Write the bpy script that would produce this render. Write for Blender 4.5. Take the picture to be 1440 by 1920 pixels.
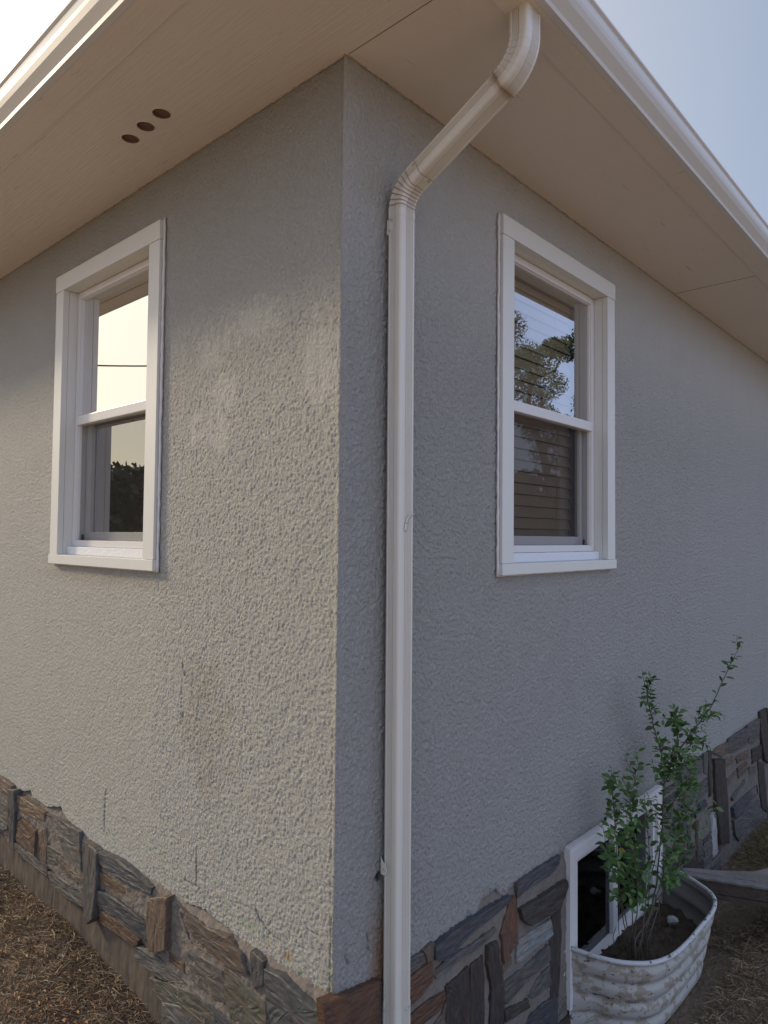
import bpy, bmesh, math, random
import numpy as np
from mathutils import Vector, Matrix
random.seed(7)
rng = np.random.default_rng(11)
for o in list(bpy.data.objects): bpy.data.objects.remove(o)
S = bpy.context.scene
COL = S.collection

# ------------------------------------------------------------------ camera
cam_d = bpy.data.cameras.new('camera'); cam = bpy.data.objects.new('camera', cam_d); COL.objects.link(cam)
cam_d.sensor_fit = 'HORIZONTAL'; cam_d.sensor_width = 36.0; cam_d.lens = 36*1304.47/1440
cam_d.clip_start = 0.02; cam_d.clip_end = 800
R_ = Vector((0.7414218, 0.6709676, 0.0098112)); U_ = Vector((0.0168076, -0.0331849, 0.9993079)); D_ = Vector((-0.6708288, 0.7407438, 0.0358814))
cam.matrix_world = Matrix(((R_.x, U_.x, -D_.x, 1.2964), (R_.y, U_.y, -D_.y, -1.2669), (R_.z, U_.z, -D_.z, 1.6), (0, 0, 0, 1)))
S.camera = cam
S.render.resolution_x = 768; S.render.resolution_y = 1024

# ------------------------------------------------------------------ sky, sun, exposure
SUN_EL, SUN_AZ = 25.0, -110.0          # azimuth in degrees from +y towards +x
W = bpy.data.worlds.new('World'); S.world = W; W.use_nodes = True
nt = W.node_tree; nt.nodes.clear()
wo = nt.nodes.new('ShaderNodeOutputWorld'); bg = nt.nodes.new('ShaderNodeBackground'); sky = nt.nodes.new('ShaderNodeTexSky')
sky.sky_type = 'NISHITA'; sky.sun_disc = False
sky.sun_elevation = math.radians(SUN_EL); sky.sun_rotation = math.radians(SUN_AZ)
sky.air_density = 1.0; sky.dust_density = 1.2; sky.ozone_density = 1.4; sky.altitude = 200
bg.inputs['Strength'].default_value = 0.05
# smoke haze spread evenly over the whole sky
hz = nt.nodes.new('ShaderNodeMix'); hz.data_type = 'RGBA'; hz.blend_type = 'ADD'; hz.inputs[0].default_value = 1.0
# the smoke glows warm white towards the low sun and is lavender blue away from it
wtc = nt.nodes.new('ShaderNodeTexCoord'); wdp = nt.nodes.new('ShaderNodeVectorMath'); wdp.operation = 'DOT_PRODUCT'; wdp.inputs[1].default_value = (math.sin(math.radians(-95)), math.cos(math.radians(-95)), .12)
wrm = nt.nodes.new('ShaderNodeValToRGB'); wmr = nt.nodes.new('ShaderNodeMapRange'); wmr.inputs['From Min'].default_value = -1; wmr.inputs['From Max'].default_value = 1
er = wrm.color_ramp.elements; er[0].position = 0; er[0].color = (.52, .66, 1.05, 1); er[1].position = 1.0; er[1].color = (.34, .29, .19, 1)
for p_, c_ in ((.42, (.40, .48, .70)), (.59, (.27, .31, .39)), (.72, (.42, .44, .48)), (.86, (.95, .95, .95)), (.925, (1.05, 1.02, .98)), (.955, (.46, .41, .30))):
    e_ = er.new(p_); e_.color = (*c_, 1)
wsc = nt.nodes.new('ShaderNodeVectorMath'); wsc.operation = 'SCALE'; wsc.inputs['Scale'].default_value = 15.5
nt.links.new(wtc.outputs['Generated'], wdp.inputs[0]); nt.links.new(wdp.outputs['Value'], wmr.inputs[0]); nt.links.new(wmr.outputs[0], wrm.inputs[0]); nt.links.new(wrm.outputs[0], wsc.inputs[0]); nt.links.new(wsc.outputs[0], hz.inputs[7])
ssc = nt.nodes.new('ShaderNodeVectorMath'); ssc.operation = 'SCALE'; ssc.inputs['Scale'].default_value = .5; nt.links.new(sky.outputs[0], ssc.inputs[0]); nt.links.new(ssc.outputs[0], hz.inputs[6]); nt.links.new(hz.outputs[2], bg.inputs[0]); nt.links.new(bg.outputs[0], wo.inputs[0])
sun_d = bpy.data.lights.new('sun', 'SUN'); sun_d.energy = 1.9; sun_d.angle = math.radians(8); sun_d.color = (1.0, 0.84, 0.62)
sun = bpy.data.objects.new('sun', sun_d); COL.objects.link(sun)
sd = Vector((math.sin(math.radians(SUN_AZ))*math.cos(math.radians(SUN_EL)), math.cos(math.radians(SUN_AZ))*math.cos(math.radians(SUN_EL)), math.sin(math.radians(SUN_EL))))
sun.rotation_euler = (-sd).to_track_quat('-Z', 'Y').to_euler()
S.view_settings.view_transform = 'Standard'; S.view_settings.look = 'None'
S.view_settings.exposure = 0.72; S.view_settings.gamma = 1.0
S.cycles.max_bounces = 8; S.cycles.transparent_max_bounces = 16

ZS = 2.883       # soffit height

# ------------------------------------------------------------------ helpers
def tag(o, label=None, cat=None, group=None, kind=None):
    if label: o['label'] = label
    if cat: o['category'] = cat
    if group: o['group'] = group
    if kind: o['kind'] = kind
    return o
def empty(name, loc, label, cat, group=None):
    o = bpy.data.objects.new(name, None); COL.objects.link(o); o.location = loc; o.empty_display_size = .1
    return tag(o, label, cat, group)
def link(name, me, mat, parent=None, smooth=False):
    o = bpy.data.objects.new(name, me); COL.objects.link(o)
    for m in (mat if isinstance(mat, (list, tuple)) else [mat]): me.materials.append(m)
    if smooth:
        me.polygons.foreach_set('use_smooth', np.ones(len(me.polygons), bool))
    if parent:
        o.parent = parent
        inv = Matrix.Identity(4); p = parent; T = Vector((0, 0, 0))
        while p: T += p.location; p = p.parent
        me.transform(Matrix.Translation(-T))
    return o
class MB:
    """collects faces in world coordinates"""
    def __init__(s): s.v = []; s.f = []; s.mi = []
    def add(s, vs, fs, mi=0):
        b = len(s.v); s.v += [tuple(v) for v in vs]; s.f += [tuple(i+b for i in f) for f in fs]; s.mi += [mi]*len(fs)
    def box(s, x0, x1, y0, y1, z0, z1, mi=0):
        s.add([(x0,y0,z0),(x1,y0,z0),(x1,y1,z0),(x0,y1,z0),(x0,y0,z1),(x1,y0,z1),(x1,y1,z1),(x0,y1,z1)],
              [(3,2,1,0),(4,5,6,7),(0,1,5,4),(1,2,6,5),(2,3,7,6),(3,0,4,7)], mi)
    def tube(s, pts, rad, n=6, mi=0, caps=True):
        P = [Vector(p) for p in pts]; N = len(P)
        rad = rad if isinstance(rad, (list, tuple)) else [rad]*N
        vs = []; up = Vector((.13, .31, .94)).normalized(); prev = None
        for i, p in enumerate(P):
            t = (P[min(i+1, N-1)]-P[max(i-1, 0)])
            t = t.normalized() if t.length > 1e-9 else Vector((0, 0, 1))
            a = prev if prev else (up.cross(t) if abs(up.dot(t)) < .95 else Vector((1, 0, 0)).cross(t))
            a = (a - t*a.dot(t)).normalized(); prev = a; b = t.cross(a)
            for k in range(n):
                an = 2*math.pi*k/n
                vs.append(p + (a*math.cos(an)+b*math.sin(an))*rad[i])
        fs = [(i*n+k, i*n+(k+1) % n, (i+1)*n+(k+1) % n, (i+1)*n+k) for i in range(N-1) for k in range(n)]
        if caps: fs += [tuple(reversed(range(n))), tuple(range((N-1)*n, N*n))]
        s.add(vs, fs, mi)
    def prism(s, prof, a, b, f, mi=0):
        """profile of 2-D points swept between parameters a and b, f(p, t) -> xyz"""
        n = len(prof)
        vs = [f(p, a) for p in prof]+[f(p, b) for p in prof]
        fs = [(i, (i+1) % n, n+(i+1) % n, n+i) for i in range(n)]+[tuple(reversed(range(n))), tuple(range(n, 2*n))]
        s.add(vs, fs, mi)
    def build(s, name, mat, parent=None, smooth=False, bevel=0, recalc=True, xf=None):
        me = bpy.data.meshes.new(name)
        vs = [xf(v) for v in s.v] if xf else s.v
        me.from_pydata(vs, [], s.f)
        me.polygons.foreach_set('material_index', s.mi)
        if recalc or bevel:
            bm = bmesh.new(); bm.from_mesh(me)
            bmesh.ops.recalc_face_normals(bm, faces=bm.faces)
            if bevel:
                es = [e for e in bm.edges if len(e.link_faces) == 2 and e.calc_face_angle(0) > .5]
                bmesh.ops.bevel(bm, geom=es, offset=bevel, segments=2, affect='EDGES', profile=.6)
            bm.to_mesh(me); bm.free()
        return link(name, me, mat, parent, smooth)

def _h(ix, iy, seed):
    n = (ix.astype(np.int64)*374761393 + iy.astype(np.int64)*668265263 + seed*974634777) & 0xffffffff
    n = ((n ^ (n >> 13))*1274126177) & 0xffffffff
    return ((n ^ (n >> 16)) & 0xffffff)/float(0xffffff)
def perlin(x, y, seed=0):
    """2-D gradient noise in numpy, roughly -1..1"""
    x0 = np.floor(x); y0 = np.floor(y); fx = x-x0; fy = y-y0; out = 0
    u = fx*fx*fx*(fx*(fx*6-15)+10); v = fy*fy*fy*(fy*(fy*6-15)+10)
    def g(i, j):
        a = _h(x0+i, y0+j, seed)*2*np.pi
        return np.cos(a)*(fx-i)+np.sin(a)*(fy-j)
    return 1.5*((g(0,0)*(1-u)+g(1,0)*u)*(1-v)+(g(0,1)*(1-u)+g(1,1)*u)*v)
def fbm(x, y, seed=0, o=3):
    r = 0; a = 1
    for k in range(o): r = r+a*perlin(x*2**k, y*2**k, seed+k*17); a *= .5
    return r
def sst(a, b, x): t = np.clip((x-a)/(b-a), 0, 1); return t*t*(3-2*t)

def mat(name, color, rough=.6, bump=None, spec=.5, metal=0, var=None):
    m = bpy.data.materials.new(name); m.use_nodes = True; nt = m.node_tree; b = nt.nodes['Principled BSDF']
    b.inputs['Base Color'].default_value = (*color, 1); b.inputs['Roughness'].default_value = rough
    b.inputs['Specular IOR Level'].default_value = spec; b.inputs['Metallic'].default_value = metal
    tc = nt.nodes.new('ShaderNodeTexCoord')
    if var:   # (scale, amount, second colour)
        n = nt.nodes.new('ShaderNodeTexNoise'); n.inputs['Scale'].default_value = var[0]; n.inputs['Detail'].default_value = 6; n.inputs['Roughness'].default_value = .65
        r = nt.nodes.new('ShaderNodeValToRGB'); r.color_ramp.elements[0].position = .5-var[1]; r.color_ramp.elements[1].position = .5+var[1]
        r.color_ramp.elements[0].color = (*color, 1); r.color_ramp.elements[1].color = (*var[2], 1)
        mp = nt.nodes.new('ShaderNodeMapping'); mp.inputs['Scale'].default_value = var[3] if len(var) > 3 else (1, 1, 1)
        nt.links.new(tc.outputs['Object'], mp.inputs[0]); nt.links.new(mp.outputs[0], n.inputs['Vector']); nt.links.new(n.outputs[0], r.inputs[0]); nt.links.new(r.outputs[0], b.inputs['Base Color'])
    if bump:  # (scale, strength, distance[, mapping])
        n = nt.nodes.new('ShaderNodeTexNoise'); n.inputs['Scale'].default_value = bump[0]; n.inputs['Detail'].default_value = 5
        mp = nt.nodes.new('ShaderNodeMapping'); mp.inputs['Scale'].default_value = bump[3] if len(bump) > 3 else (1, 1, 1)
        bp = nt.nodes.new('ShaderNodeBump'); bp.inputs['Strength'].default_value = bump[1]; bp.inputs['Distance'].default_value = bump[2]
        nt.links.new(tc.outputs['Object'], mp.inputs[0]); nt.links.new(mp.outputs[0], n.inputs['Vector']); nt.links.new(n.outputs[0], bp.inputs['Height']); nt.links.new(bp.outputs[0], b.inputs['Normal'])
    return m
def attr_mult(m, attr='tint', fac=1.0):
    """multiply the base colour by a colour attribute (each stone's or stain's own colour)"""
    nt = m.node_tree; b = nt.nodes['Principled BSDF']; inp = b.inputs['Base Color']
    a = nt.nodes.new('ShaderNodeAttribute'); a.attribute_name = attr
    mx = nt.nodes.new('ShaderNodeMix'); mx.data_type = 'RGBA'; mx.blend_type = 'MULTIPLY'; mx.inputs[0].default_value = fac
    if inp.links: nt.links.new(inp.links[0].from_socket, mx.inputs[6])
    else: mx.inputs[6].default_value = inp.default_value
    nt.links.new(a.outputs['Color'], mx.inputs[7]); nt.links.new(mx.outputs[2], inp)
    return m
def set_tint(me, cols, name='tint'):
    at = me.color_attributes.new(name, 'FLOAT_COLOR', 'POINT')
    c = np.ones((len(me.vertices), 4), np.float32); c[:, :3] = cols; at.data.foreach_set('color', c.ravel())

# ------------------------------------------------------------------ materials
M = {}
M['stucco'] = attr_mult(mat('painted_stucco', (.54, .52, .462), .82, spec=.3, var=(5, .3, (.515, .494, .435))))
nt = M['stucco'].node_tree; b = nt.nodes['Principled BSDF']; tc = nt.nodes['Texture Coordinate']
n1 = nt.nodes.new('ShaderNodeTexNoise'); n1.inputs['Scale'].default_value = 110; n1.inputs['Detail'].default_value = 8; n1.inputs['Roughness'].default_value = .72; n1.inputs['Distortion'].default_value = .35
n2 = nt.nodes.new('ShaderNodeTexVoronoi'); n2.inputs['Scale'].default_value = 120; n2.feature = 'SMOOTH_F1'
ma = nt.nodes.new('ShaderNodeMath'); ma.operation = 'MULTIPLY_ADD'; ma.inputs[1].default_value = -.5
at = nt.nodes.new('ShaderNodeAttribute'); at.attribute_name = 'rough'
mm = nt.nodes.new('ShaderNodeMath'); mm.operation = 'MULTIPLY'
bp = nt.nodes.new('ShaderNodeBump'); bp.inputs['Strength'].default_value = 1.0; bp.inputs['Distance'].default_value = .016
smp = nt.nodes.new('ShaderNodeMapping'); smp.inputs['Scale'].default_value = (1.1, 1.1, .78); nt.links.new(tc.outputs['Object'], smp.inputs[0])
for n in (n1, n2): nt.links.new(smp.outputs[0], n.inputs['Vector'])
kn = nt.nodes.new('ShaderNodeMapRange'); kn.interpolation_type = 'SMOOTHSTEP'; kn.inputs['From Min'].default_value = .44; kn.inputs['From Max'].default_value = .56; kn.inputs['To Max'].default_value = .05
ad = nt.nodes.new('ShaderNodeMath'); ad.operation = 'ADD'
nt.links.new(n1.outputs[0], kn.inputs[0]); nt.links.new(kn.outputs[0], ad.inputs[0]); nt.links.new(n1.outputs[0], ad.inputs[1])
nt.links.new(n2.outputs['Distance'], ma.inputs[0]); nt.links.new(ad.outputs[0], ma.inputs[2])
nt.links.new(ma.outputs[0], mm.inputs[0]); nt.links.new(at.outputs['Fac'], mm.inputs[1]); nt.links.new(mm.outputs[0], bp.inputs['Height']); nt.links.new(bp.outputs[0], b.inputs['Normal'])

M['mortar'] = mat('mortar', (.15, .125, .10), .95, (70, .9, .008), .2, var=(9, .25, (.21, .18, .15)))
M['stone'] = mat('slate', (.8, .8, .8), .55, None, .5)
nt = M['stone'].node_tree; b = nt.nodes['Principled BSDF']
at = nt.nodes.new('ShaderNodeAttribute'); at.attribute_name = 'grain'
mp = nt.nodes.new('ShaderNodeMapping'); mp.inputs['Scale'].default_value = (20, 75, 60)
n = nt.nodes.new('ShaderNodeTexNoise'); n.inputs['Scale'].default_value = 1; n.inputs['Detail'].default_value = 6; n.inputs['Roughness'].default_value = .6
r = nt.nodes.new('ShaderNodeValToRGB'); r.color_ramp.elements[0].position = .3; r.color_ramp.elements[0].color = (.55, .54, .54, 1); r.color_ramp.elements[1].position = .72; r.color_ramp.elements[1].color = (1.35, 1.28, 1.2, 1)
n2 = nt.nodes.new('ShaderNodeTexNoise'); n2.inputs['Scale'].default_value = 26; n2.inputs['Detail'].default_value = 4
r2 = nt.nodes.new('ShaderNodeValToRGB'); r2.color_ramp.elements[0].position = .42; r2.color_ramp.elements[0].color = (1, 1, 1, 1); r2.color_ramp.elements[1].position = .7; r2.color_ramp.elements[1].color = (1.3, .98, .78, 1)
mx = nt.nodes.new('ShaderNodeMix'); mx.data_type = 'RGBA'; mx.blend_type = 'MULTIPLY'; mx.inputs[0].default_value = 1
mx2 = nt.nodes.new('ShaderNodeMix'); mx2.data_type = 'RGBA'; mx2.blend_type = 'MULTIPLY'; mx2.inputs[0].default_value = .7
bp = nt.nodes.new('ShaderNodeBump'); bp.inputs['Distance'].default_value = .005; bp.inputs['Strength'].default_value = .9
ti = nt.nodes.new('ShaderNodeAttribute'); ti.attribute_name = 'tint'
nt.links.new(at.outputs['Vector'], mp.inputs[0]); nt.links.new(mp.outputs[0], n.inputs['Vector']); nt.links.new(n.outputs[0], r.inputs[0])
nt.links.new(at.outputs['Vector'], n2.inputs['Vector']); nt.links.new(n2.outputs[0], r2.inputs[0])
nt.links.new(ti.outputs['Color'], mx.inputs[6]); nt.links.new(r.outputs[0], mx.inputs[7]); nt.links.new(mx.outputs[2], mx2.inputs[6]); nt.links.new(r2.outputs[0], mx2.inputs[7])
nt.links.new(mx2.outputs[2], b.inputs['Base Color']); nt.links.new(n.outputs[0], bp.inputs['Height']); nt.links.new(bp.outputs[0], b.inputs['Normal'])
b.inputs['Roughness'].default_value = .62

M['concrete'] = mat('weathered_foundation', (.15, .118, .09), .95, (38, .8, .006, (1, 1, .25)), .2, var=(16, .22, (.07, .056, .043), (1, 1, .32)))
def soffit_mat(name, mp_):
    m = mat(name, (.69, .615, .53), .65, (6, .5, .003, mp_), .35, var=(2.2, .4, (.625, .55, .47)))
    nt = m.node_tree; b = nt.nodes['Principled BSDF']; src = b.inputs['Base Color'].links[0].from_socket
    tc = nt.nodes['Texture Coordinate']; q = nt.nodes.new('ShaderNodeMapping'); q.inputs['Scale'].default_value = mp_; n = nt.nodes.new('ShaderNodeTexNoise'); n.inputs['Scale'].default_value = 4.5; n.inputs['Detail'].default_value = 3
    r = nt.nodes.new('ShaderNodeMapRange'); r.inputs['From Min'].default_value = .70; r.inputs['From Max'].default_value = .74; r.inputs['To Max'].default_value = .55
    x = nt.nodes.new('ShaderNodeMix'); x.data_type = 'RGBA'; x.inputs[7].default_value = (.16, .11, .08, 1)
    nt.links.new(tc.outputs['Object'], q.inputs[0]); nt.links.new(q.outputs[0], n.inputs['Vector']); nt.links.new(n.outputs[0], r.inputs[0]); nt.links.new(r.outputs[0], x.inputs[0]); nt.links.new(src, x.inputs[6]); nt.links.new(x.outputs[2], b.inputs['Base Color'])
    return m
M['soffit'] = soffit_mat('soffit_paint', (1.2, 22, 1)); M['soffit_r'] = soffit_mat('soffit_paint_side', (22, 1.2, 1))
M['seam'] = mat('dark_gap', (.05, .035, .025), .9)
M['gutter'] = mat('painted_aluminium', (.50, .455, .38), .42, (3, .08, .002), .5)
M['gutter_lip'] = mat('white_aluminium', (.58, .565, .53), .4)
M['downspout'] = attr_mult(mat('cream_downspout_paint', (.64, .60, .51), .36, (20, .05, .001), .5, var=(6, .35, (.59, .55, .46))))
M['trim'] = mat('trim_paint', (.67, .655, .585), .5, (60, .08, .001), .4, var=(4, .4, (.64, .62, .555)))
M['vinyl'] = mat('white_vinyl', (.68, .65, .60), .35)
M['sillboard'] = mat('textured_sill_paint', (.70, .69, .68), .6, (90, .9, .004, (1, 1, 1)), .4)
M['caulk'] = mat('caulk', (.64, .60, .55), .5, (60, .4, .003))
M['screw'] = mat('screw', (.5, .47, .44), .35, metal=.5)
M['blind'] = mat('blind_slat', (.62, .46, .33), .5)
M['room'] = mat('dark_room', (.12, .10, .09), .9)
M['black'] = mat('black_plastic', (.02, .02, .02), .5)
M['roof'] = mat('roof_shingle', (.07, .065, .06), .9, (40, .6, .01), .2, var=(20, .3, (.12, .11, .10)))
def glass(name, refl=4.6, tint=(.86, .88, .86), wob=.02):
    m = bpy.data.materials.new(name); m.use_nodes = True; nt = m.node_tree; nt.nodes.clear()
    o = nt.nodes.new('ShaderNodeOutputMaterial'); t = nt.nodes.new('ShaderNodeBsdfTransparent'); g = nt.nodes.new('ShaderNodeBsdfGlossy')
    t.inputs[0].default_value = (*tint, 1); g.inputs['Roughness'].default_value = 0.0
    f = nt.nodes.new('ShaderNodeFresnel'); f.inputs[0].default_value = 1.52; k = nt.nodes.new('ShaderNodeMath'); k.operation = 'MULTIPLY'; k.inputs[1].default_value = refl; k.use_clamp = True
    tc = nt.nodes.new('ShaderNodeTexCoord'); n = nt.nodes.new('ShaderNodeTexNoise'); n.inputs['Scale'].default_value = 5; bp = nt.nodes.new('ShaderNodeBump'); bp.inputs['Distance'].default_value = .002; bp.inputs['Strength'].default_value = wob
    nt.links.new(tc.outputs['Object'], n.inputs['Vector']); nt.links.new(n.outputs[0], bp.inputs['Height']); nt.links.new(bp.outputs[0], g.inputs['Normal'])
    mx = nt.nodes.new('ShaderNodeMixShader')
    nt.links.new(f.outputs[0], k.inputs[0]); nt.links.new(k.outputs[0], mx.inputs[0]); nt.links.new(t.outputs[0], mx.inputs[1]); nt.links.new(g.outputs[0], mx.inputs[2]); nt.links.new(mx.outputs[0], o.inputs[0])
    return m
M['glass'] = glass('window_glass'); M['glass_low'] = glass('lower_window_glass', 1.7); M['dark_glass'] = glass('basement_glass', 1.2, (.35, .38, .40))
def screenmat():
    m = bpy.data.materials.new('insect_screen_mesh'); m.use_nodes = True; nt = m.node_tree; nt.nodes.clear()
    o = nt.nodes.new('ShaderNodeOutputMaterial'); t = nt.nodes.new('ShaderNodeBsdfTransparent'); g = nt.nodes.new('ShaderNodeBsdfDiffuse')
    g.inputs[0].default_value = (.05, .045, .04, 1); mx = nt.nodes.new('ShaderNodeMixShader'); mx.inputs[0].default_value = .36
    nt.links.new(t.outputs[0], mx.inputs[1]); nt.links.new(g.outputs[0], mx.inputs[2]); nt.links.new(mx.outputs[0], o.inputs[0]); return m
M['screen'] = screenmat()
M['ground'] = attr_mult(mat('dry_soil', (.11, .082, .056), .95, (45, 1, .02), .1, var=(14, .25, (.18, .135, .09))))
M['strand'] = attr_mult(mat('dry_grass_blade', (1, 1, 1), .8, spec=.2))
M['leaf'] = attr_mult(mat('shrub_leaf', (1, 1, 1), .58, spec=.3))
M['bark'] = mat('shrub_bark', (.10, .075, .05), .8, (60, .5, .002))
M['wood'] = mat('weathered_wood', (.055, .040, .028), .85, (30, .9, .006, (1, 14, 14)), .2, var=(7, .3, (.12, .09, .065), (1, 12, 12)))
M['cap'] = mat('grey_weathered_cap', (.20, .185, .17), .85, (50, .8, .006), .2, var=(22, .2, (.17, .15, .135)))
M['board'] = mat('grey_board', (.25, .225, .20), .85, (70, .5, .004), .2, var=(9, .2, (.16, .135, .11)))
# peeling paint: white over beige over bare metal, chips with sharp edges
def peeling(name, white, beige, rust, th1, th2):
    m = bpy.data.materials.new(name); m.use_nodes = True; nt = m.node_tree; b = nt.nodes['Principled BSDF']; b.inputs['Roughness'].default_value = .6
    tc = nt.nodes.new('ShaderNodeTexCoord'); mp = nt.nodes.new('ShaderNodeMapping'); mp.inputs['Scale'].default_value = (1, 1, 1.3)
    nt.links.new(tc.outputs['Object'], mp.inputs[0])
    def nz(sc, de, ro=.6):
        n = nt.nodes.new('ShaderNodeTexNoise'); n.inputs['Scale'].default_value = sc; n.inputs['Detail'].default_value = de; n.inputs['Roughness'].default_value = ro; nt.links.new(mp.outputs[0], n.inputs['Vector']); return n
    def st(n, a, w=.012):
        r = nt.nodes.new('ShaderNodeMapRange'); r.inputs['From Min'].default_value = a-w; r.inputs['From Max'].default_value = a+w; nt.links.new(n.outputs[0], r.inputs[0]); return r
    s1 = st(nz(20, 10, .62), th1); s2 = st(nz(42, 3, .5), th2)
    x1 = nt.nodes.new('ShaderNodeMix'); x1.data_type = 'RGBA'; x1.inputs[6].default_value = (*white, 1); x1.inputs[7].default_value = (*beige, 1); nt.links.new(s1.outputs[0], x1.inputs[0])
    x2 = nt.nodes.new('ShaderNodeMix'); x2.data_type = 'RGBA'; x2.inputs[7].default_value = (*rust, 1); nt.links.new(s2.outputs[0], x2.inputs[0]); nt.links.new(x1.outputs[2], x2.inputs[6])
    nt.links.new(x2.outputs[2], b.inputs['Base Color'])
    ad = nt.nodes.new('ShaderNodeMath'); ad.operation = 'ADD'; nt.links.new(s1.outputs[0], ad.inputs[0]); nt.links.new(s2.outputs[0], ad.inputs[1])
    bp = nt.nodes.new('ShaderNodeBump'); bp.invert = True; bp.inputs['Distance'].default_value = .0008; bp.inputs['Strength'].default_value = .6; nt.links.new(ad.outputs[0], bp.inputs['Height']); nt.links.new(bp.outputs[0], b.inputs['Normal'])
    return m
M['tub'] = peeling('peeling_paint_steel', (.40, .375, .325), (.29, .24, .18), (.12, .09, .065), .53, .68)
M['rim'] = peeling('worn_white_rim', (.47, .465, .45), (.34, .31, .28), (.11, .08, .06), .62, .62)
M['zinc'] = mat('dull_galvanised_steel', (.27, .25, .215), .6, (20, .3, .003), metal=.1, var=(8, .3, (.18, .155, .125)))

# ------------------------------------------------------------------ ground
def gz(x, y):
    x = np.asarray(x, float); y = np.asarray(y, float)
    z = np.interp(x+y, [-4, -2.2, -1.5, -1.0, -.9, 0, 1.3, 2.6, 5], [.06, .035, .035, -.008, -.03, -.13, -.255, -.30, -.30])
    z = z + .012*fbm(x*2.2, y*2.2, 5) + .006*perlin(x*9, y*9, 8)
    z = z + .07*np.exp(-(((x-.46)/.22)**2+((y-2.0)/.30)**2)) + .10*np.exp(-(((x-.42)/.28)**2+((y-3.55)/.42)**2))
    return z
xs = np.unique(np.concatenate([np.linspace(-260, -4, 22), np.arange(-4, 3, .05), np.linspace(3, 260, 22)]))
ys = np.unique(np.concatenate([np.linspace(-260, -3, 22), np.arange(-3, 6, .05), np.linspace(6, 260, 22)]))
X, Y = np.meshgrid(xs, ys); Z = gz(X, Y)
nx, ny = len(xs), len(ys)
idx = np.arange(nx*ny).reshape(ny, nx)
F = np.stack([idx[:-1, :-1], idx[:-1, 1:], idx[1:, 1:], idx[1:, :-1]], -1).reshape(-1, 4)
def np_mesh(name, V, F):
    me = bpy.data.meshes.new(name); me.vertices.add(len(V)); me.vertices.foreach_set('co', np.ascontiguousarray(V, np.float32).ravel())
    k = F.shape[1]; me.loops.add(F.size); me.loops.foreach_set('vertex_index', np.ascontiguousarray(F, np.int32).ravel())
    me.polygons.add(len(F)); me.polygons.foreach_set('loop_start', np.arange(0, F.size, k, dtype=np.int32)); me.update(calc_edges=True); me.validate(); return me
# bare soil by the walls, unseen ground further out made paler to bounce warm light onto the soffits
dist = np.maximum(np.maximum(X, -Y), 0).ravel(); pale = sst(1.25, 1.9, dist+.15*fbm(X.ravel()/.5, Y.ravel()/.5, 41))
me = np_mesh('ground', np.stack([X, Y, Z], -1).reshape(-1, 3), F); set_tint(me, 1+pale[:, None]*np.array([2.5, 2.4, 2.4]))
tag(link('ground', me, M['ground'], smooth=True), kind='structure')

# measured outlines (metres on the wall planes)
BL = [(-2.297,0.44),(-2.229,0.438),(-2.117,0.453),(-2.108,0.437),(-2.008,0.447),(-1.935,0.471),(-1.919,0.446),(-1.764,0.443),(-1.622,0.481),(-1.608,0.458),(-1.545,0.443),(-1.448,0.433),(-1.356,0.424),(-1.269,0.421),(-1.174,0.411),(-1.028,0.428),(-0.936,0.413),(-0.849,0.424),(-0.773,0.415),(-0.656,0.427),(-0.702,0.423),(-0.641,0.432),(-0.575,0.44),(-0.524,0.43),(-0.456,0.428),(-0.39,0.418),(-0.352,0.411),(-0.279,0.411),(-0.22,0.406),(-0.164,0.411),(-0.121,0.409),(-0.079,0.41),(-0.058,0.405),(-0.043,0.41)]

BR = [(0.001,0.428),(0.049,0.424),(0.083,0.397),(0.12,0.388),(0.172,0.395),(0.309,0.385),(0.306,0.383),(0.37,0.387),(0.438,0.386),(0.516,0.386),(0.559,0.397),(0.572,0.408),(0.624,0.39),(0.651,0.421),(0.664,0.431),(0.692,0.428),(0.734,0.436),(0.763,0.406),(0.785,0.394),(0.837,0.403),(0.899,0.409),(0.997,0.404),(1.082,0.405),(1.173,0.405),(1.21,0.411),(1.229,0.414),(1.307,0.421),(1.598,0.387),(1.79,0.396),(2.001,0.398),(2.626,0.413),(2.853,0.402),(3.064,0.392),(3.333,0.394),(3.375,0.41),(3.654,0.411),(4.012,0.403),(4.167,0.416)]

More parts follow.
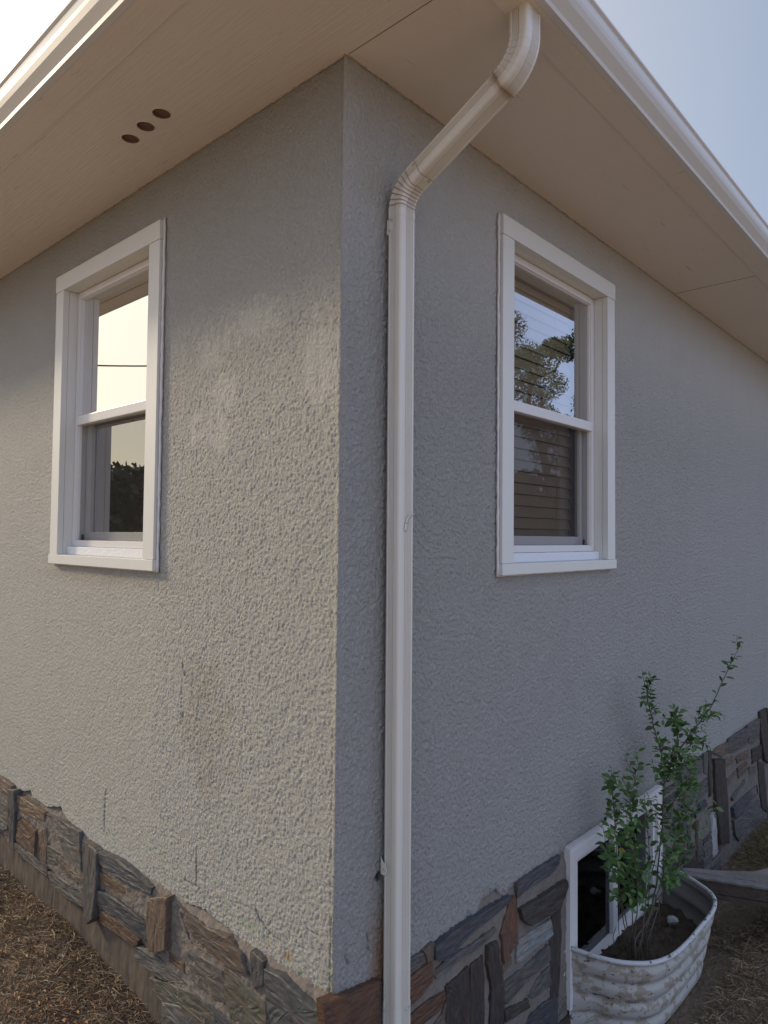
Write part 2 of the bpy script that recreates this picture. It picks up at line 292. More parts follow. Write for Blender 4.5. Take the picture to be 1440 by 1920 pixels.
STEMS = {'S1':[(0.17,1.461,0.02),(0.17,1.641,0.095),(0.17,1.743,0.365),(0.16,1.809,0.592),(0.14,1.773,0.755),(0.12,1.76,0.858),(0.1,1.719,1.037)],'S1b':[(0.13,1.758,0.824),(0.13,1.7,0.924),(0.14,1.71,1.017)],'S2':[(0.16,1.809,0.569),(0.19,1.879,0.672),(0.22,2.022,0.756),(0.25,2.156,0.84),(0.27,2.24,0.933),(0.29,2.338,1.028),(0.3,2.434,1.097)],'S3':[(0.13,1.506,-0.025),(0.13,1.416,0.221),(0.13,1.378,0.454),(0.12,1.381,0.569),(0.12,1.362,0.66)],'S4':[(0.15,1.484,0.002),(0.16,1.462,0.282),(0.17,1.429,0.522),(0.18,1.406,0.613),(0.19,1.449,0.678)],'S6':[(0.2,1.439,0.04),(0.22,1.558,0.346),(0.26,1.82,0.441),(0.3,2.07,0.39)],'S7':[(0.18,1.515,0.011),(0.2,1.631,0.173),(0.22,1.739,0.326),(0.23,1.858,0.506),(0.24,1.984,0.503)],'S8':[(0.15,1.458,0.033),(0.17,1.324,0.268),(0.18,1.2,0.456),(0.18,1.16,0.564)],'S9':[(0.14,1.643,-0.068),(0.14,1.678,0.07),(0.15,1.655,0.299),(0.15,1.612,0.551)],'S10':[(0.2,1.518,0.018),(0.22,1.606,0.168),(0.24,1.594,0.294),(0.25,1.703,0.389),(0.26,1.725,0.483)],'S11':[(0.2,1.389,0.072),(0.22,1.366,0.236),(0.23,1.318,0.394),(0.22,1.271,0.523)],'S12':[(0.17,1.782,0.556),(0.19,1.827,0.617),(0.22,1.924,0.693),(0.24,2.059,0.704)],'S13':[(0.17,1.743,0.41),(0.18,1.872,0.466),(0.2,1.981,0.536),(0.2,2.052,0.59)],'S14':[(0.2,1.602,0.141),(0.23,1.709,0.22),(0.25,1.796,0.284)],'S15':[(0.16,1.809,0.592),(0.2,1.851,0.705),(0.21,1.824,0.804),(0.21,1.774,0.84)]}

STONES_L=[
([(-2.313,0.45),(-2.211,0.453),(-2.112,0.449),(-2.101,0.41),(-2.207,0.402),(-2.308,0.395)],'h','b',30),
([(-2.338,0.341),(-2.203,0.357),(-2.146,0.363),(-2.13,0.259),(-2.193,0.235),(-2.328,0.216)],'h','s',30),
([(-2.126,0.422),(-2.045,0.439),(-2.036,0.356),(-2.048,0.189),(-2.084,0.184),(-2.106,0.26)],'v','s',42),
([(-2.032,0.425),(-1.949,0.426),(-1.756,0.426),(-1.754,0.394),(-1.945,0.369),(-2.026,0.385)],'h','b',28),
([(-1.965,0.344),(-1.819,0.331),(-1.812,0.238),(-2.018,0.239),(-2.016,0.309)],'h','r',38),
([(-1.809,0.328),(-1.725,0.363),(-1.708,0.319),(-1.716,0.24),(-1.809,0.236)],'v','b',30),
([(-1.745,0.421),(-1.428,0.438),(-1.407,0.368),(-1.386,0.309),(-1.529,0.315),(-1.607,0.37),(-1.711,0.367)],'h','s',26),
([(-1.705,0.304),(-1.57,0.307),(-1.574,0.243),(-1.706,0.238)],'h','g',24),
([(-1.549,0.285),(-1.373,0.278),(-1.366,0.256),(-1.543,0.256)],'h','b',36),
([(-2.024,0.219),(-1.818,0.217),(-1.712,0.219),(-1.715,0.181),(-1.879,0.178),(-2.022,0.191)],'h','s',30),
([(-1.681,0.203),(-1.51,0.217),(-1.353,0.228),(-1.35,0.177),(-1.495,0.161),(-1.633,0.165)],'h','s',28),
([(-1.358,0.416),(-1.281,0.417),(-1.243,0.411),(-1.242,0.293),(-1.258,0.19),(-1.299,0.151),(-1.332,0.193),(-1.35,0.306)],'v','s',50),
([(-1.23,0.423),(-1.086,0.434),(-0.876,0.417),(-0.882,0.393),(-1.064,0.376),(-1.225,0.385)],'h','k',38),
([(-1.224,0.352),(-1.082,0.352),(-0.888,0.351),(-0.888,0.316),(-1.06,0.308),(-1.211,0.313)],'h','m',20),
([(-1.243,0.283),(-1.109,0.296),(-0.894,0.288),(-0.884,0.239),(-0.981,0.228),(-1.125,0.234),(-1.243,0.234)],'h','k',40),
([(-1.219,0.214),(-1.105,0.232),(-0.94,0.222),(-0.961,0.191),(-1.103,0.182),(-1.214,0.175)],'h','r',38),
([(-0.871,0.373),(-0.812,0.4),(-0.757,0.419),(-0.758,0.271),(-0.806,0.243),(-0.856,0.224),(-0.872,0.287)],'v','b',52),
([(-0.952,0.192),(-0.873,0.206),(-0.675,0.189),(-0.802,0.147),(-0.905,0.147),(-0.957,0.157)],'h','s',30),
([(-0.877,0.111),(-0.785,0.137),(-0.607,0.178),(-0.513,0.165),(-0.484,0.124),(-0.626,0.077),(-0.783,0.075),(-0.85,0.088)],'h','g',24),
([(-0.711,0.416),(-0.668,0.409),(-0.542,0.403),(-0.446,0.417),(-0.374,0.4),(-0.341,0.357),(-0.437,0.34),(-0.54,0.337),(-0.635,0.336),(-0.659,0.367)],'h','n',30),
([(-0.645,0.299),(-0.546,0.303),(-0.47,0.307),(-0.457,0.275),(-0.46,0.223),(-0.536,0.209),(-0.631,0.216),(-0.661,0.248)],'h','s',24),
([(-0.44,0.324),(-0.384,0.321),(-0.267,0.299),(-0.26,0.252),(-0.27,0.204),(-0.406,0.184),(-0.444,0.242)],'h','g',28),
([(-0.32,0.423),(-0.27,0.416),(-0.269,0.359),(-0.31,0.331),(-0.322,0.369)],'v','s',34),
([(-0.243,0.404),(-0.184,0.411),(-0.055,0.392),(-0.01,0.411),(-0.029,0.35),(-0.094,0.289),(-0.22,0.274),(-0.239,0.351)],'h','k',52),
([(-0.782,0.071),(-0.665,0.108),(-0.569,0.123),(-0.551,0.037),(-0.683,-0.027),(-0.78,0.009)],'h','s',26),
([(-0.542,0.177),(-0.486,0.185),(-0.426,0.175),(-0.33,0.168),(-0.379,0.122),(-0.539,0.083)],'h','k',28),
([(-0.753,0.246),(-0.674,0.247),(-0.669,0.224),(-0.754,0.218)],'h','r',26),
([(-0.248,0.25),(-0.105,0.274),(-0.034,0.331),(-0.023,0.264),(-0.178,0.169),(-0.293,0.171)],'h','s',30)]
STONES_R=[
([(0.393,0.402),(0.52,0.405),(0.792,0.393),(0.796,0.376),(0.719,0.367),(0.584,0.365),(0.448,0.34),(0.402,0.361)],'h','k',34),
([(0.391,0.325),(0.472,0.334),(0.584,0.325),(0.706,0.323),(0.713,0.309),(0.611,0.299),(0.49,0.305),(0.414,0.301)],'h','s',26),
([(0.803,0.37),(0.841,0.367),(0.851,0.296),(0.85,0.222),(0.764,0.2),(0.754,0.288)],'v','o',28),
([(0.862,0.415),(1.015,0.415),(1.148,0.411),(1.138,0.382),(1.075,0.369),(0.908,0.375),(0.862,0.367)],'h','k',28),
([(0.868,0.325),(1.006,0.314),(1.175,0.312),(1.185,0.287),(1.12,0.233),(0.932,0.252),(0.884,0.287)],'h','d',52),
([(0.861,0.221),(0.965,0.214),(1.067,0.207),(1.079,0.151),(0.949,0.152),(0.901,0.144),(0.854,0.157)],'h','t',30),
([(1.092,0.227),(1.152,0.234),(1.162,0.109),(1.148,-0.058),(1.132,-0.187),(1.092,-0.074),(1.081,0.099)],'v','d',22),
([(0.779,0.12),(0.909,0.112),(1.05,0.121),(1.07,0.066),(0.933,0.061),(0.794,0.047),(0.773,0.076)],'h','s',28),
([(0.991,0.031),(1.072,0.038),(1.081,-0.031),(0.962,-0.017),(0.937,0.003)],'h','s',26),
([(0.758,0.179),(0.812,0.183),(0.812,0.163),(0.765,0.153)],'h','b',24),
([(0.666,0.276),(0.72,0.268),(0.735,0.197),(0.763,0.12),(0.765,-0.034),(0.682,0.008),(0.693,0.133),(0.666,0.22)],'v','d',32),
([(0.58,0.254),(0.64,0.254),(0.648,0.191),(0.646,0.026),(0.579,0.06)],'v','d',26),
([(0.454,0.248),(0.559,0.256),(0.565,0.175),(0.561,0.069),(0.453,0.124)],'v','d',30),
([(0.221,0.36),(0.272,0.358),(0.365,0.36),(0.371,0.303),(0.32,0.291),(0.273,0.287),(0.222,0.286)],'h','o',34),
([(0.212,0.247),(0.274,0.248),(0.347,0.255),(0.429,0.246),(0.431,0.225),(0.403,0.207),(0.337,0.203),(0.274,0.196)],'h','o',28),
([(0.21,0.403),(0.272,0.404),(0.34,0.399),(0.353,0.372),(0.272,0.368),(0.211,0.371)],'h','s',18),
([(0.346,0.401),(0.384,0.409),(0.387,0.32),(0.367,0.342)],'v','b',26),
([(0.779,0.027),(0.917,-0.004),(0.929,-0.038),(0.839,-0.021),(0.783,-0.009)],'h','d',28),
([(0.938,-0.074),(1.033,-0.076),(1.121,-0.092),(1.117,-0.205),(0.91,-0.116)],'h','k',30),
([(0.438,0.207),(0.445,0.204),(0.446,0.111),(0.349,0.128),(0.376,0.164),(0.427,0.182)],'h','b',26),
([(-0.048,0.443),(0.031,0.424),(0.139,0.408),(0.142,0.252),(0.113,0.212),(-0.005,0.29),(-0.04,0.372)],'h','o',34),
([(2.423,0.416),(2.542,0.429),(2.763,0.42),(2.778,0.341),(2.632,0.324),(2.436,0.357)],'h','s',26),
([(2.793,0.419),(2.848,0.415),(2.849,0.303),(2.795,0.326)],'v','s',26),
([(2.873,0.411),(2.917,0.407),(2.912,0.188),(2.873,0.181)],'v','d',26),
([(2.947,0.355),(3.115,0.317),(3.162,0.064),(3.175,-0.165),(3.012,-0.119),(2.968,0.145)],'v','d',50),
([(2.631,0.277),(2.845,0.279),(2.865,0.211),(2.694,0.202),(2.599,0.228)],'h','s',26),
([(2.97,0.393),(3.043,0.406),(3.21,0.396),(3.208,0.344),(3.116,0.338)],'h','b',26),
([(3.25,0.411),(3.62,0.402),(3.617,0.307),(3.332,0.319),(3.236,0.338)],'h','s',26),
([(3.641,0.412),(3.897,0.409),(3.894,0.337),(3.639,0.34)],'h','s',26),
([(3.668,0.331),(3.857,0.329),(3.893,0.291),(3.748,0.284),(3.667,0.301)],'h','s',26),
([(3.928,0.443),(4.102,0.439),(4.115,0.076),(3.987,0.132),(3.942,0.275)],'v','d',36),
([(3.119,0.306),(3.307,0.295),(3.316,0.26),(3.137,0.267)],'h','b',24),
([(3.388,0.265),(3.397,0.278),(3.627,0.261),(3.634,0.215),(3.433,0.228)],'h','b',28),
([(3.728,0.242),(3.94,0.227),(3.962,0.141),(3.748,0.155)],'h','d',28),
([(3.411,0.201),(3.613,0.195),(3.612,0.142),(3.431,0.138)],'h','b',28),
([(3.664,0.147),(3.809,0.127),(3.784,0.089),(3.676,0.102)],'h','s',26),
([(3.867,0.136),(4.006,0.08),(4.063,-0.241),(3.95,-0.177),(3.89,0.023)],'v','d',30),
([(3.154,0.182),(3.365,0.194),(3.344,0.161),(3.191,0.141)],'h','b',26),
([(3.284,0.061),(3.555,0.097),(3.554,0.069),(3.308,0.037)],'h','s',26),
([(3.286,0.001),(3.828,-0.01),(3.851,-0.065),(3.488,-0.076),(3.305,-0.063)],'h','k',30),
([(3.304,-0.087),(3.825,-0.103),(4.103,-0.232),(4.099,-0.326),(3.639,-0.216),(3.419,-0.235),(3.338,-0.18)],'h','s',28),
([(2.583,0.176),(2.792,0.173),(2.813,0.138),(2.613,0.133)],'h','k',28),
([(2.909,0.062),(2.962,0.052),(2.987,-0.028),(3.002,-0.166),(2.921,-0.168),(2.906,-0.059)],'v','w',34),
([(2.524,0.116),(2.571,0.102),(2.576,-0.008),(2.537,-0.001)],'v','s',26),
([(2.655,0.092),(2.691,0.087),(2.689,-0.039),(2.664,-0.104),(2.652,-0.032)],'v','r',26),
([(2.293,0.155),(2.489,0.144),(2.495,0.104),(2.319,0.104)],'h','k',26),
([(2.347,0.07),(2.502,0.05),(2.501,0.011),(2.36,0.017)],'h','b',26),
([(2.692,-0.05),(2.888,-0.091),(2.853,-0.134),(2.691,-0.113)],'h','s',26),
([(2.421,0.306),(2.585,0.299),(2.584,0.237),(2.434,0.237)],'h','s',26),
([(2.321,0.249),(2.538,0.239),(2.545,0.191),(2.334,0.196)],'h','s',26)]

# ------------------------------------------------------------------ the house
house = empty('house', (0, 0, 0), 'stucco house with white trimmed windows, wide eaves, cream downspout and slate stone base', 'house')
HX, HY = -7.0, 9.0
WIN_L = (.905, 1.755, 1.475, 2.705)        # distance from the corner, z range
WIN_R = (.737, 1.632, 1.475, 2.71)
BAS = (1.224, 2.135, -.17, .407)
def stucco_wall(side, us, bottom, win, seed, fine):
    """side 'L': plane y=0, u=-x ; side 'R': plane x=0, u=y"""
    z0 = .50
    zrows = np.arange(z0, ZS+.002, .0032); zrows = np.append(zrows, ZS+.01)
    m = 26
    bu = np.array([abs(p[0]) for p in bottom]); bz = np.array([p[1] for p in bottom]); o_ = np.argsort(bu); bu = bu[o_]; bz = bz[o_]
    if side == 'R': bz = np.where((bu > 1.22) & (bu < 2.2), np.maximum(bz, .424), bz)
    zb = np.interp(us, bu, bz) + .004*perlin(us/.012, us*0+3, seed) + .003*perlin(us/.03, us*0+9, seed)
    Uc, Zf = np.meshgrid(us, zrows)
    t = np.linspace(0, 1, m, endpoint=False)[:, None]
    Zlow = zb[None, :]*(1-t)+z0*t; Ulow = np.repeat(us[None, :], m, 0)
    Ug = np.vstack([Ulow, Uc]); Zg = np.vstack([Zlow, Zf])
    U, Zz = Ug, Zg
    und = .0018*fbm(U/.42, Zz/.55, seed, 2)
    if side == 'L':
        lump = perlin(U/.0092+seed, Zz/.0108, seed+1)+.5*perlin(U/.019, Zz/.026, seed+2)
        lump = lump+.75*perlin(U/.0065, Zz/.0075, seed+6); lump = (np.tanh(1.1*(lump-.1))*.5)+.22*perlin(U/.035, Zz/.06, seed+4)
        amp = .0038*(1.0+.15*sst(2.72, 2.2, Zz))*(.75+.25*sst(1.5, .3, U))
        smooth = np.zeros_like(U)
        for (a, c, ra, rc) in ((.595, 2.19, .055, .05), (.53, 2.05, .05, .04), (.09, 2.08, .05, .10), (.56, 1.93, .04, .05), (.40, 2.25, .10, .04), (.68, 1.95, .03, .04)):
            d = ((U-a)/ra)**2*.6+((Zz-c)/rc)**2*.6 + 1.5*fbm(U/.03, Zz/.045, seed+30)
            smooth = np.maximum(smooth, .42*sst(1.5, .3, d))
        amp = amp*(1-.85*smooth)
        rough = (1.15-.15*sst(2.8, 2.35, Zz))*(1-.65*smooth)
        und = und + .003*np.exp(-((U-.012)/.008)**2)
    else:
        lump = perlin(U/.011+seed, Zz/.012, seed+1)+.5*perlin(U/.02, Zz/.02, seed+2)
        lump = lump+.5*perlin(U/.0065, Zz/.0065, seed+6); lump = np.tanh(2.2*lump)*.5
        amp = .0040*(.85+.35*sst(2.65, 2.0, Zz))
        rough = .60+.65*sst(2.7, 2.0, Zz)
    h = und+amp*lump
    # cracks and pits: (u0,z0,u1,z1,width,depth)
    crack = np.zeros_like(U)
    CR = {'L': [(1.246,.644,1.25,.56,.004,.006),(1.25,.56,1.251,.485,.003,.006),(.637,.60,.634,.493,.0035,.006),(.634,.493,.70,.49,.003,.004),(.33,.53,.312,.508,.004,.006),(.312,.508,.269,.488,.006,.009),(.269,.488,.22,.486,.003,.004),(.45,.512,.37,.525,.003,.003),(.37,.525,.33,.525,.003,.003),(.739,1.18,.737,1.16,.004,.006),(.727,1.150,.724,1.140,.006,.009),(.73,1.015,.731,1.003,.005,.008),(.02,.62,.024,.43,.0035,.004),(.008,.64,.012,.43,.003,.003),(.74,1.2,.742,.98,.003,.002),(.06,.560,.11,.556,.003,.004),(.11,.556,.12,.575,.003,.003),(1.05,.56,1.1,.575,.003,.004),(1.1,.575,1.12,.57,.003,.004),(.0235,.60,.0235,1.1,.003,.002)],
          'R': [(.036,.56,.034,.515,.002,.003),(.034,.515,.045,.495,.004,.006),(.045,.495,.075,.49,.002,.003),(.075,.49,.10,.487,.002,.003),(.113,.545,.12,.52,.004,.006),(.118,.503,.124,.498,.005,.007),(.155,.684,.156,.674,.009,.014)]}[side]
    for (a0, c0, a1, c1, w_, d_) in CR:
        L2 = (a1-a0)**2+(c1-c0)**2; tt = np.clip(((U-a0)*(a1-a0)+(Zz-c0)*(c1-c0))/L2, 0, 1)
        dd = np.hypot(U-a0-tt*(a1-a0)+.002*perlin(U/.008, Zz/.008, 77), Zz-c0-tt*(c1-c0)); k = sst(w_, w_*.25, dd); h = h-d_*k; crack = np.maximum(crack, k*min(1, d_/.006))
    h = h*sst(0, .02, U)*.96 + .0015*perlin(U*0+1, Zz/.05, 3)*(1-sst(0, .02, U))
    if side == 'R': h = np.where(U < 0, -.004, h)
    # bare the last row: fold back behind the mortar
    nrow, ncol = U.shape
    tint = np.ones((nrow, ncol, 3))
    dirt = .02*sst(-.1, .8, fbm(U/.16, Zz/.45, seed+50))
    tint *= (1-dirt)[..., None]*np.array([1, 1, 1])
    if side == 'L':
        moss = sst(.35, .75, fbm(U/.05, Zz/.05, 91))*sst(.62, .45, Zz)*.5
        tint = tint*(1-moss[..., None]*(1-np.array([.72, .92, .60])))
        oc = sst(.55, .8, fbm(U/.04+7, Zz/.04, 95))*sst(.52, .44, Zz)*sst(.5, .1, U)
        tint = tint*(1-oc[..., None]*(1-np.array([.9, .55, .25])))
        stain_sill_shade = sst(1.25, .35, ((U-.60)/.14)**2+((Zz-1.0)/.24)**2+.9*fbm(U/.07, Zz/.10, 61))*.10+np.exp(-((U-1.35)/.5)**2)*sst(1.47, 1.43, Zz)*sst(1.38, 1.45, Zz)*.22  # brown stain patch, plus shade painted in a band below the sill
        tint = tint*(1-stain_sill_shade[..., None]*np.array([.8, 1, 1.3]))
    else:
        ru = sst(.10, .165, U+.01*perlin(Zz/.03, U/.03, 4))*sst(.30, .24, U)*sst(.70, .42, Zz)
        tint = tint*(1-.75*ru[..., None]*(1-np.array([.85, .42, .16])))
        ed = sst(.03, .0, Zz-np.interp(U, us, zb))*.25; tint = tint*(1-ed[..., None])
        hole = sst(.02, .008, np.hypot(U-.155, Zz-.679)); tint = tint*(1-.75*hole[..., None]*np.array([.9, 1, 1]))
    tint = tint*(1-.40*crack[..., None]*np.array([.85, .95, 1.0]))
    # back lip rows at the ragged edge
    Ub = np.vstack([Ug[0:1], Ug[0:1], Ug]); Zb = np.vstack([Zg[0:1]+.006, Zg[0:1], Zg]); Hb = np.vstack([h[0:1]*0-.022, h[0:1]-.010, h])
    tb = np.concatenate([tint[0:1]*np.array([.75, .6, .45]), tint[0:1]*np.array([.8, .68, .55]), tint]); rb = np.vstack([rough[0:1], rough[0:1], rough])
    idx = np.arange(Ub.size).reshape(Ub.shape)
    uc = (Ub[:-1, :-1]+Ub[1:, 1:])/2; zc = (Zb[:-1, :-1]+Zb[1:, 1:])/2
    keep = ~((uc > win[0]+.03) & (uc < win[1]-.03) & (zc > win[2]+.02) & (zc < win[3]-.03))
    q = [idx[:-1, :-1], idx[:-1, 1:], idx[1:, 1:], idx[1:, :-1]]
    if side == 'L': q = q[::-1]; V = np.stack([-Ub, -Hb, Zb], -1)
    else: V = np.stack([Hb, Ub, Zb], -1)
    F = np.stack(q, -1)[keep]
    me = np_mesh('stucco_wall', V.reshape(-1, 3), F)
    if len(me.vertices) == Ub.size:
        set_tint(me, np.clip(tb.reshape(-1, 3), 0, 1))
        a = me.attributes.new('rough', 'FLOAT', 'POINT'); a.data.foreach_set('value', rb.ravel().astype(np.float32))
    return link('stucco_wall', me, M['stucco'], house, smooth=True)
usL = np.concatenate([np.arange(0, .92, .0032), np.arange(.92, 2.5, .006), np.linspace(2.5, 7, 120)])
usR = np.concatenate([[-.007, -.003], np.arange(0, .80, .0032), np.arange(.80, 2.6, .005), np.arange(2.6, 5, .012), np.linspace(5, 9, 60)])
stucco_wall('L', usL, BL+[(-7, .43)], WIN_L, 21, True)
stucco_wall('R', usR, BR+[(9, .41)], WIN_R, 57, True)

# mortar bed and foundation
def sheet(name, side, us, prof, matl, seed, hole=None, amp=.004, scale=.03):
    """prof(u) -> list of (z, out) top to bottom, resampled"""
    rows = []
    for u in us:
        P = prof(u); zz = np.array([p[0] for p in P]); oo = np.array([p[1] for p in P])
        s = np.concatenate([[0], np.cumsum(np.hypot(np.diff(zz), np.diff(oo)))]); t = np.linspace(0, s[-1], 60)
        rows.append(np.stack([np.full(60, u), np.interp(t, s, zz), np.interp(t, s, oo)], -1))
    A = np.array(rows)                      # ncol,60,3
    U, Zz, O = A[..., 0], A[..., 1], A[..., 2]
    O = O+amp*fbm(U/scale, Zz/scale, seed)+amp*.6*perlin(U/.01, Zz/.01, seed+3)
    idx = np.arange(U.size).reshape(U.shape)
    q = [idx[:-1, :-1], idx[1:, :-1], idx[1:, 1:], idx[:-1, 1:]]
    keep = np.ones(q[0].shape, bool)
    if hole:
        uc = U[:-1, :-1]; zc = Zz[:-1, :-1]; keep = ~((uc > hole[0]+.02) & (uc < hole[1]-.02) & (zc > hole[2]+.02) & (zc < hole[3]-.02))
    V = np.stack([-U, -O, Zz], -1) if side == 'L' else np.stack([O, U, Zz], -1)
    if side == 'R': q = q[::-1]
    return link(name, np_mesh(name, V.reshape(-1, 3), np.stack(q, -1)[keep]), matl, house, smooth=True)
def profL(u):
    zt = .462+.006*math.sin(u*9)-.04*(u < .01); lo = .195-.12*float(sst(.95, .55, u))-.06*float(sst(.5, .2, u))+.012*math.sin(u*23)+.006*math.sin(u*61)
    return [(zt, -.014), (zt-.03, -.006), (.405, .014), (lo+.02, .014), (lo, .010), (lo-.01, -.02)]
usm = np.concatenate([[-.012], np.arange(-.006, 2.6, .008), np.linspace(2.6, 7, 80)])
sheet('mortar_bed', 'L', usm, profL, M['mortar'], 5)
sheet('mortar_bed', 'R', np.concatenate([np.arange(-.012, 4.4, .008), np.linspace(4.4, 9, 60)]), lambda u: [(.465-.04*(u < .01), -.014), (.41, -.006), (.36, .007), (-.55, .009)], M['mortar'], 9, hole=BAS)
sheet('foundation_wall', 'L', usm, lambda u: [(.26, -.004), (.10, -.002), (-.6, .006)], M['concrete'], 13, amp=.003, scale=.05)

# slate veneer: each stone a rough cleft block inside one mesh per wall
PAL = {'s': (.090, .089, .084), 'k': (.058, .063, .068), 'd': (.050, .042, .036), 'b': (.115, .088, .064), 'n': (.10, .085, .07), 'g': (.10, .10, .082), 'r': (.085, .055, .038), 'm': (.115, .085, .052), 'o': (.10, .056, .034), 't': (.17, .19, .19), 'w': (.36, .38, .40)}
def build_stones(side, stones, seed):
    V = []; F = []; T = []; G = []
    rs = random.Random(seed)
    for (poly, ori, ck, proud) in stones:
        P = np.array(poly, float); P[:, 0] = np.abs(P[:, 0]) if side == 'L' else P[:, 0]
        if side == 'L': P[:, 0] = np.where(np.array(poly)[:, 0] > 0, -np.array(poly)[:, 0], P[:, 0])
        # resample outline
        Q = []
        n = len(P)
        for i in range(n):
            a, b2 = P[i], P[(i+1) % n]; L = np.hypot(*(b2-a)); k = max(1, int(L/.011))
            for j in range(k): Q.append(a+(b2-a)*j/k)
        Q = np.array(Q); Nq = len(Q); c = Q.mean(0)
        ss = np.arange(Nq)
        Q = c+(Q-c)*np.clip(1+.011/(np.hypot(*(Q-c).T)+1e-6), 1, 1.12)[:, None]
        jit = np.stack([perlin(Q[:, 0]/.014, Q[:, 1]/.014, seed), perlin(Q[:, 0]/.014, Q[:, 1]/.014, seed+5)], -1)*.0018
        Q = Q+jit
        base = len(V); pr = proud/1000.*(.55 if side == 'R' else .66)
        ex = P[:, 0].max()-P[:, 0].min(); ez = P[:, 1].max()-P[:, 1].min()
        tilt = (rs.uniform(-.05, .05), rs.uniform(-.06, .06)); off = rs.uniform(0, 50)
        mn = min(ex, ez)
        rings = [(1.0, 0, -.012), (1.0, 0, pr*.86), (1.0, .002, pr*.98), (.90, 0, pr), (.75, 0, pr), (.55, 0, pr), (.35, 0, pr), (.15, 0, pr)]
        col = np.array(PAL[ck])*rs.uniform(.88, 1.15)
        for ri, (sc, ins, d) in enumerate(rings):
            for q in Q:
                v = c+(q-c)*sc; dirv = (q-c); ln = np.hypot(*dirv)+1e-6; v = v-dirv/ln*ins
                dd = d
                if ri >= 2:
                    a_, b_ = (v if ori == 'h' else v[::-1])
                    nn = float(perlin(np.array(a_/.06+off), np.array(b_/.009+off), seed+11)); n3 = float(perlin(np.array(a_/.05+off), np.array(b_/.03), seed+21))
                    dd = d+.0022*round(nn*2.2)/2.2+.0015*n3+tilt[0]*(v[0]-c[0])+tilt[1]*(v[1]-c[1])
                V.append((v[0], dd, v[1])); T.append(col); G.append((v[0]+off, v[1]+off, dd) if ori == 'h' else (v[1]+off, v[0]+off, dd))
        V.append((c[0], pr, c[1])); T.append(col); G.append((c[0]+off, c[1]+off, pr) if ori == 'h' else (c[1]+off, c[0]+off, pr)); ctr = len(V)-1
        R = len(rings)
        for ri in range(R-1):
            for k in range(Nq):
                k2 = (k+1) % Nq; F.append((base+ri*Nq+k, base+ri*Nq+k2, base+(ri+1)*Nq+k2, base+(ri+1)*Nq+k))
        for k in range(Nq): F.append((base+(R-1)*Nq+k, base+(R-1)*Nq+(k+1) % Nq, ctr))
    me = bpy.data.meshes.new('stone_veneer')
    me.from_pydata([((-u, -d, z) if side == 'L' else (d, u, z)) for (u, d, z) in V], [], F)
    set_tint(me, np.array(T)); a = me.attributes.new('grain', 'FLOAT_VECTOR', 'POINT'); a.data.foreach_set('vector', np.array(G, np.float32).ravel())
    bm = bmesh.new(); bm.from_mesh(me); bmesh.ops.recalc_face_normals(bm, faces=bm.faces); bm.to_mesh(me); bm.free()
    return link('stone_veneer', me, M['stone'], house)
def filler(u0, u1, z0, z1, seed, sgn=1):
    rs = random.Random(seed); out = []; u = u0
    while u < u1:
        w = rs.uniform(.22, .40)
        if rs.random() < .25: w = rs.uniform(.05, .08); out.append(([(sgn*(u+.01), z0+.03), (sgn*(u+w), z0+.02), (sgn*(u+w), z1-.02), (sgn*(u+.01), z1-.03)], 'v', rs.choice('sdkb'), rs.randint(20, 30))); u += w+.012; continue
        z = z0
        while z < z1-.04:
            h = rs.uniform(.05, .11); z2 = min(z+h, z1)
            cut = u+w*rs.uniform(.35, .65) if rs.random() < .5 else None
            for a, b2 in ([(u, cut), (cut, u+w)] if cut else [(u, u+w)]):
                a += .008; b2 -= .006
                out.append(([(sgn*a, z+.008+rs.uniform(0, .012)), (sgn*b2, z+.008+rs.uniform(0, .012)), (sgn*b2, z2-.008-rs.uniform(0, .012)), (sgn*a, z2-.008-rs.uniform(0, .012))], 'h', rs.choice('skdbsg'), rs.randint(20, 30)))
            z = z2
        u += w+.008
    return out
build_stones('L', STONES_L+filler(2.36, 6.9, .2, .43, 3, -1)+filler(.08, .5, -.16, .04, 5, -1), 31)
build_stones('R', STONES_R+filler(2.16, 2.42, .15, .385, 8)+filler(2.16, 3.0, -.32, .0, 12)+filler(4.15, 8.9, -.3, .40, 4)+filler(.36, 1.2, -.45, -.10, 6), 47)

# soffit boards, fascia, gutter
E = .472
def soffit(side):
    L = 7.0 if side == 'L' else 9.0
    bm = bmesh.new()
    if side == 'L': pts = [(-L, .0), (.395, .0), (.395, -.388), (-L, -.388)]
    else: pts = [(.0, .003), (.395, .003), (.395, L), (.0, L)]
    vs = [bm.verts.new((x, y, ZS)) for x, y in pts]; es = [bm.edges.new((vs[i], vs[(i+1) % 4])) for i in range(4)]
    if side == 'L':
        for hx, hy in HOLES:
            ring = [bm.verts.new((hx+.028*math.cos(t*math.pi/14), hy+.028*math.sin(t*math.pi/14), ZS)) for t in range(28)]
            es += [bm.edges.new((ring[i], ring[(i+1) % 28])) for i in range(28)]
    bmesh.ops.triangle_fill(bm, use_beauty=True, edges=es)
    bmesh.ops.recalc_face_normals(bm, faces=bm.faces)
    # give the board its thickness
    r = bmesh.ops.extrude_face_region(bm, geom=list(bm.faces)); bmesh.ops.translate(bm, verts=[g for g in r['geom'] if isinstance(g, bmesh.types.BMVert)], vec=(0, 0, .012))
    bmesh.ops.recalc_face_normals(bm, faces=bm.faces)
    me = bpy.data.meshes.new('soffit'); bm.to_mesh(me); bm.free()
    return link('soffit', me, M['soffit' if side == 'L' else 'soffit_r'], house)
HOLES = [(-.609, -.191), (-.707, -.189), (-.807, -.187)]
sofL = soffit('L'); sofR = soffit('R')
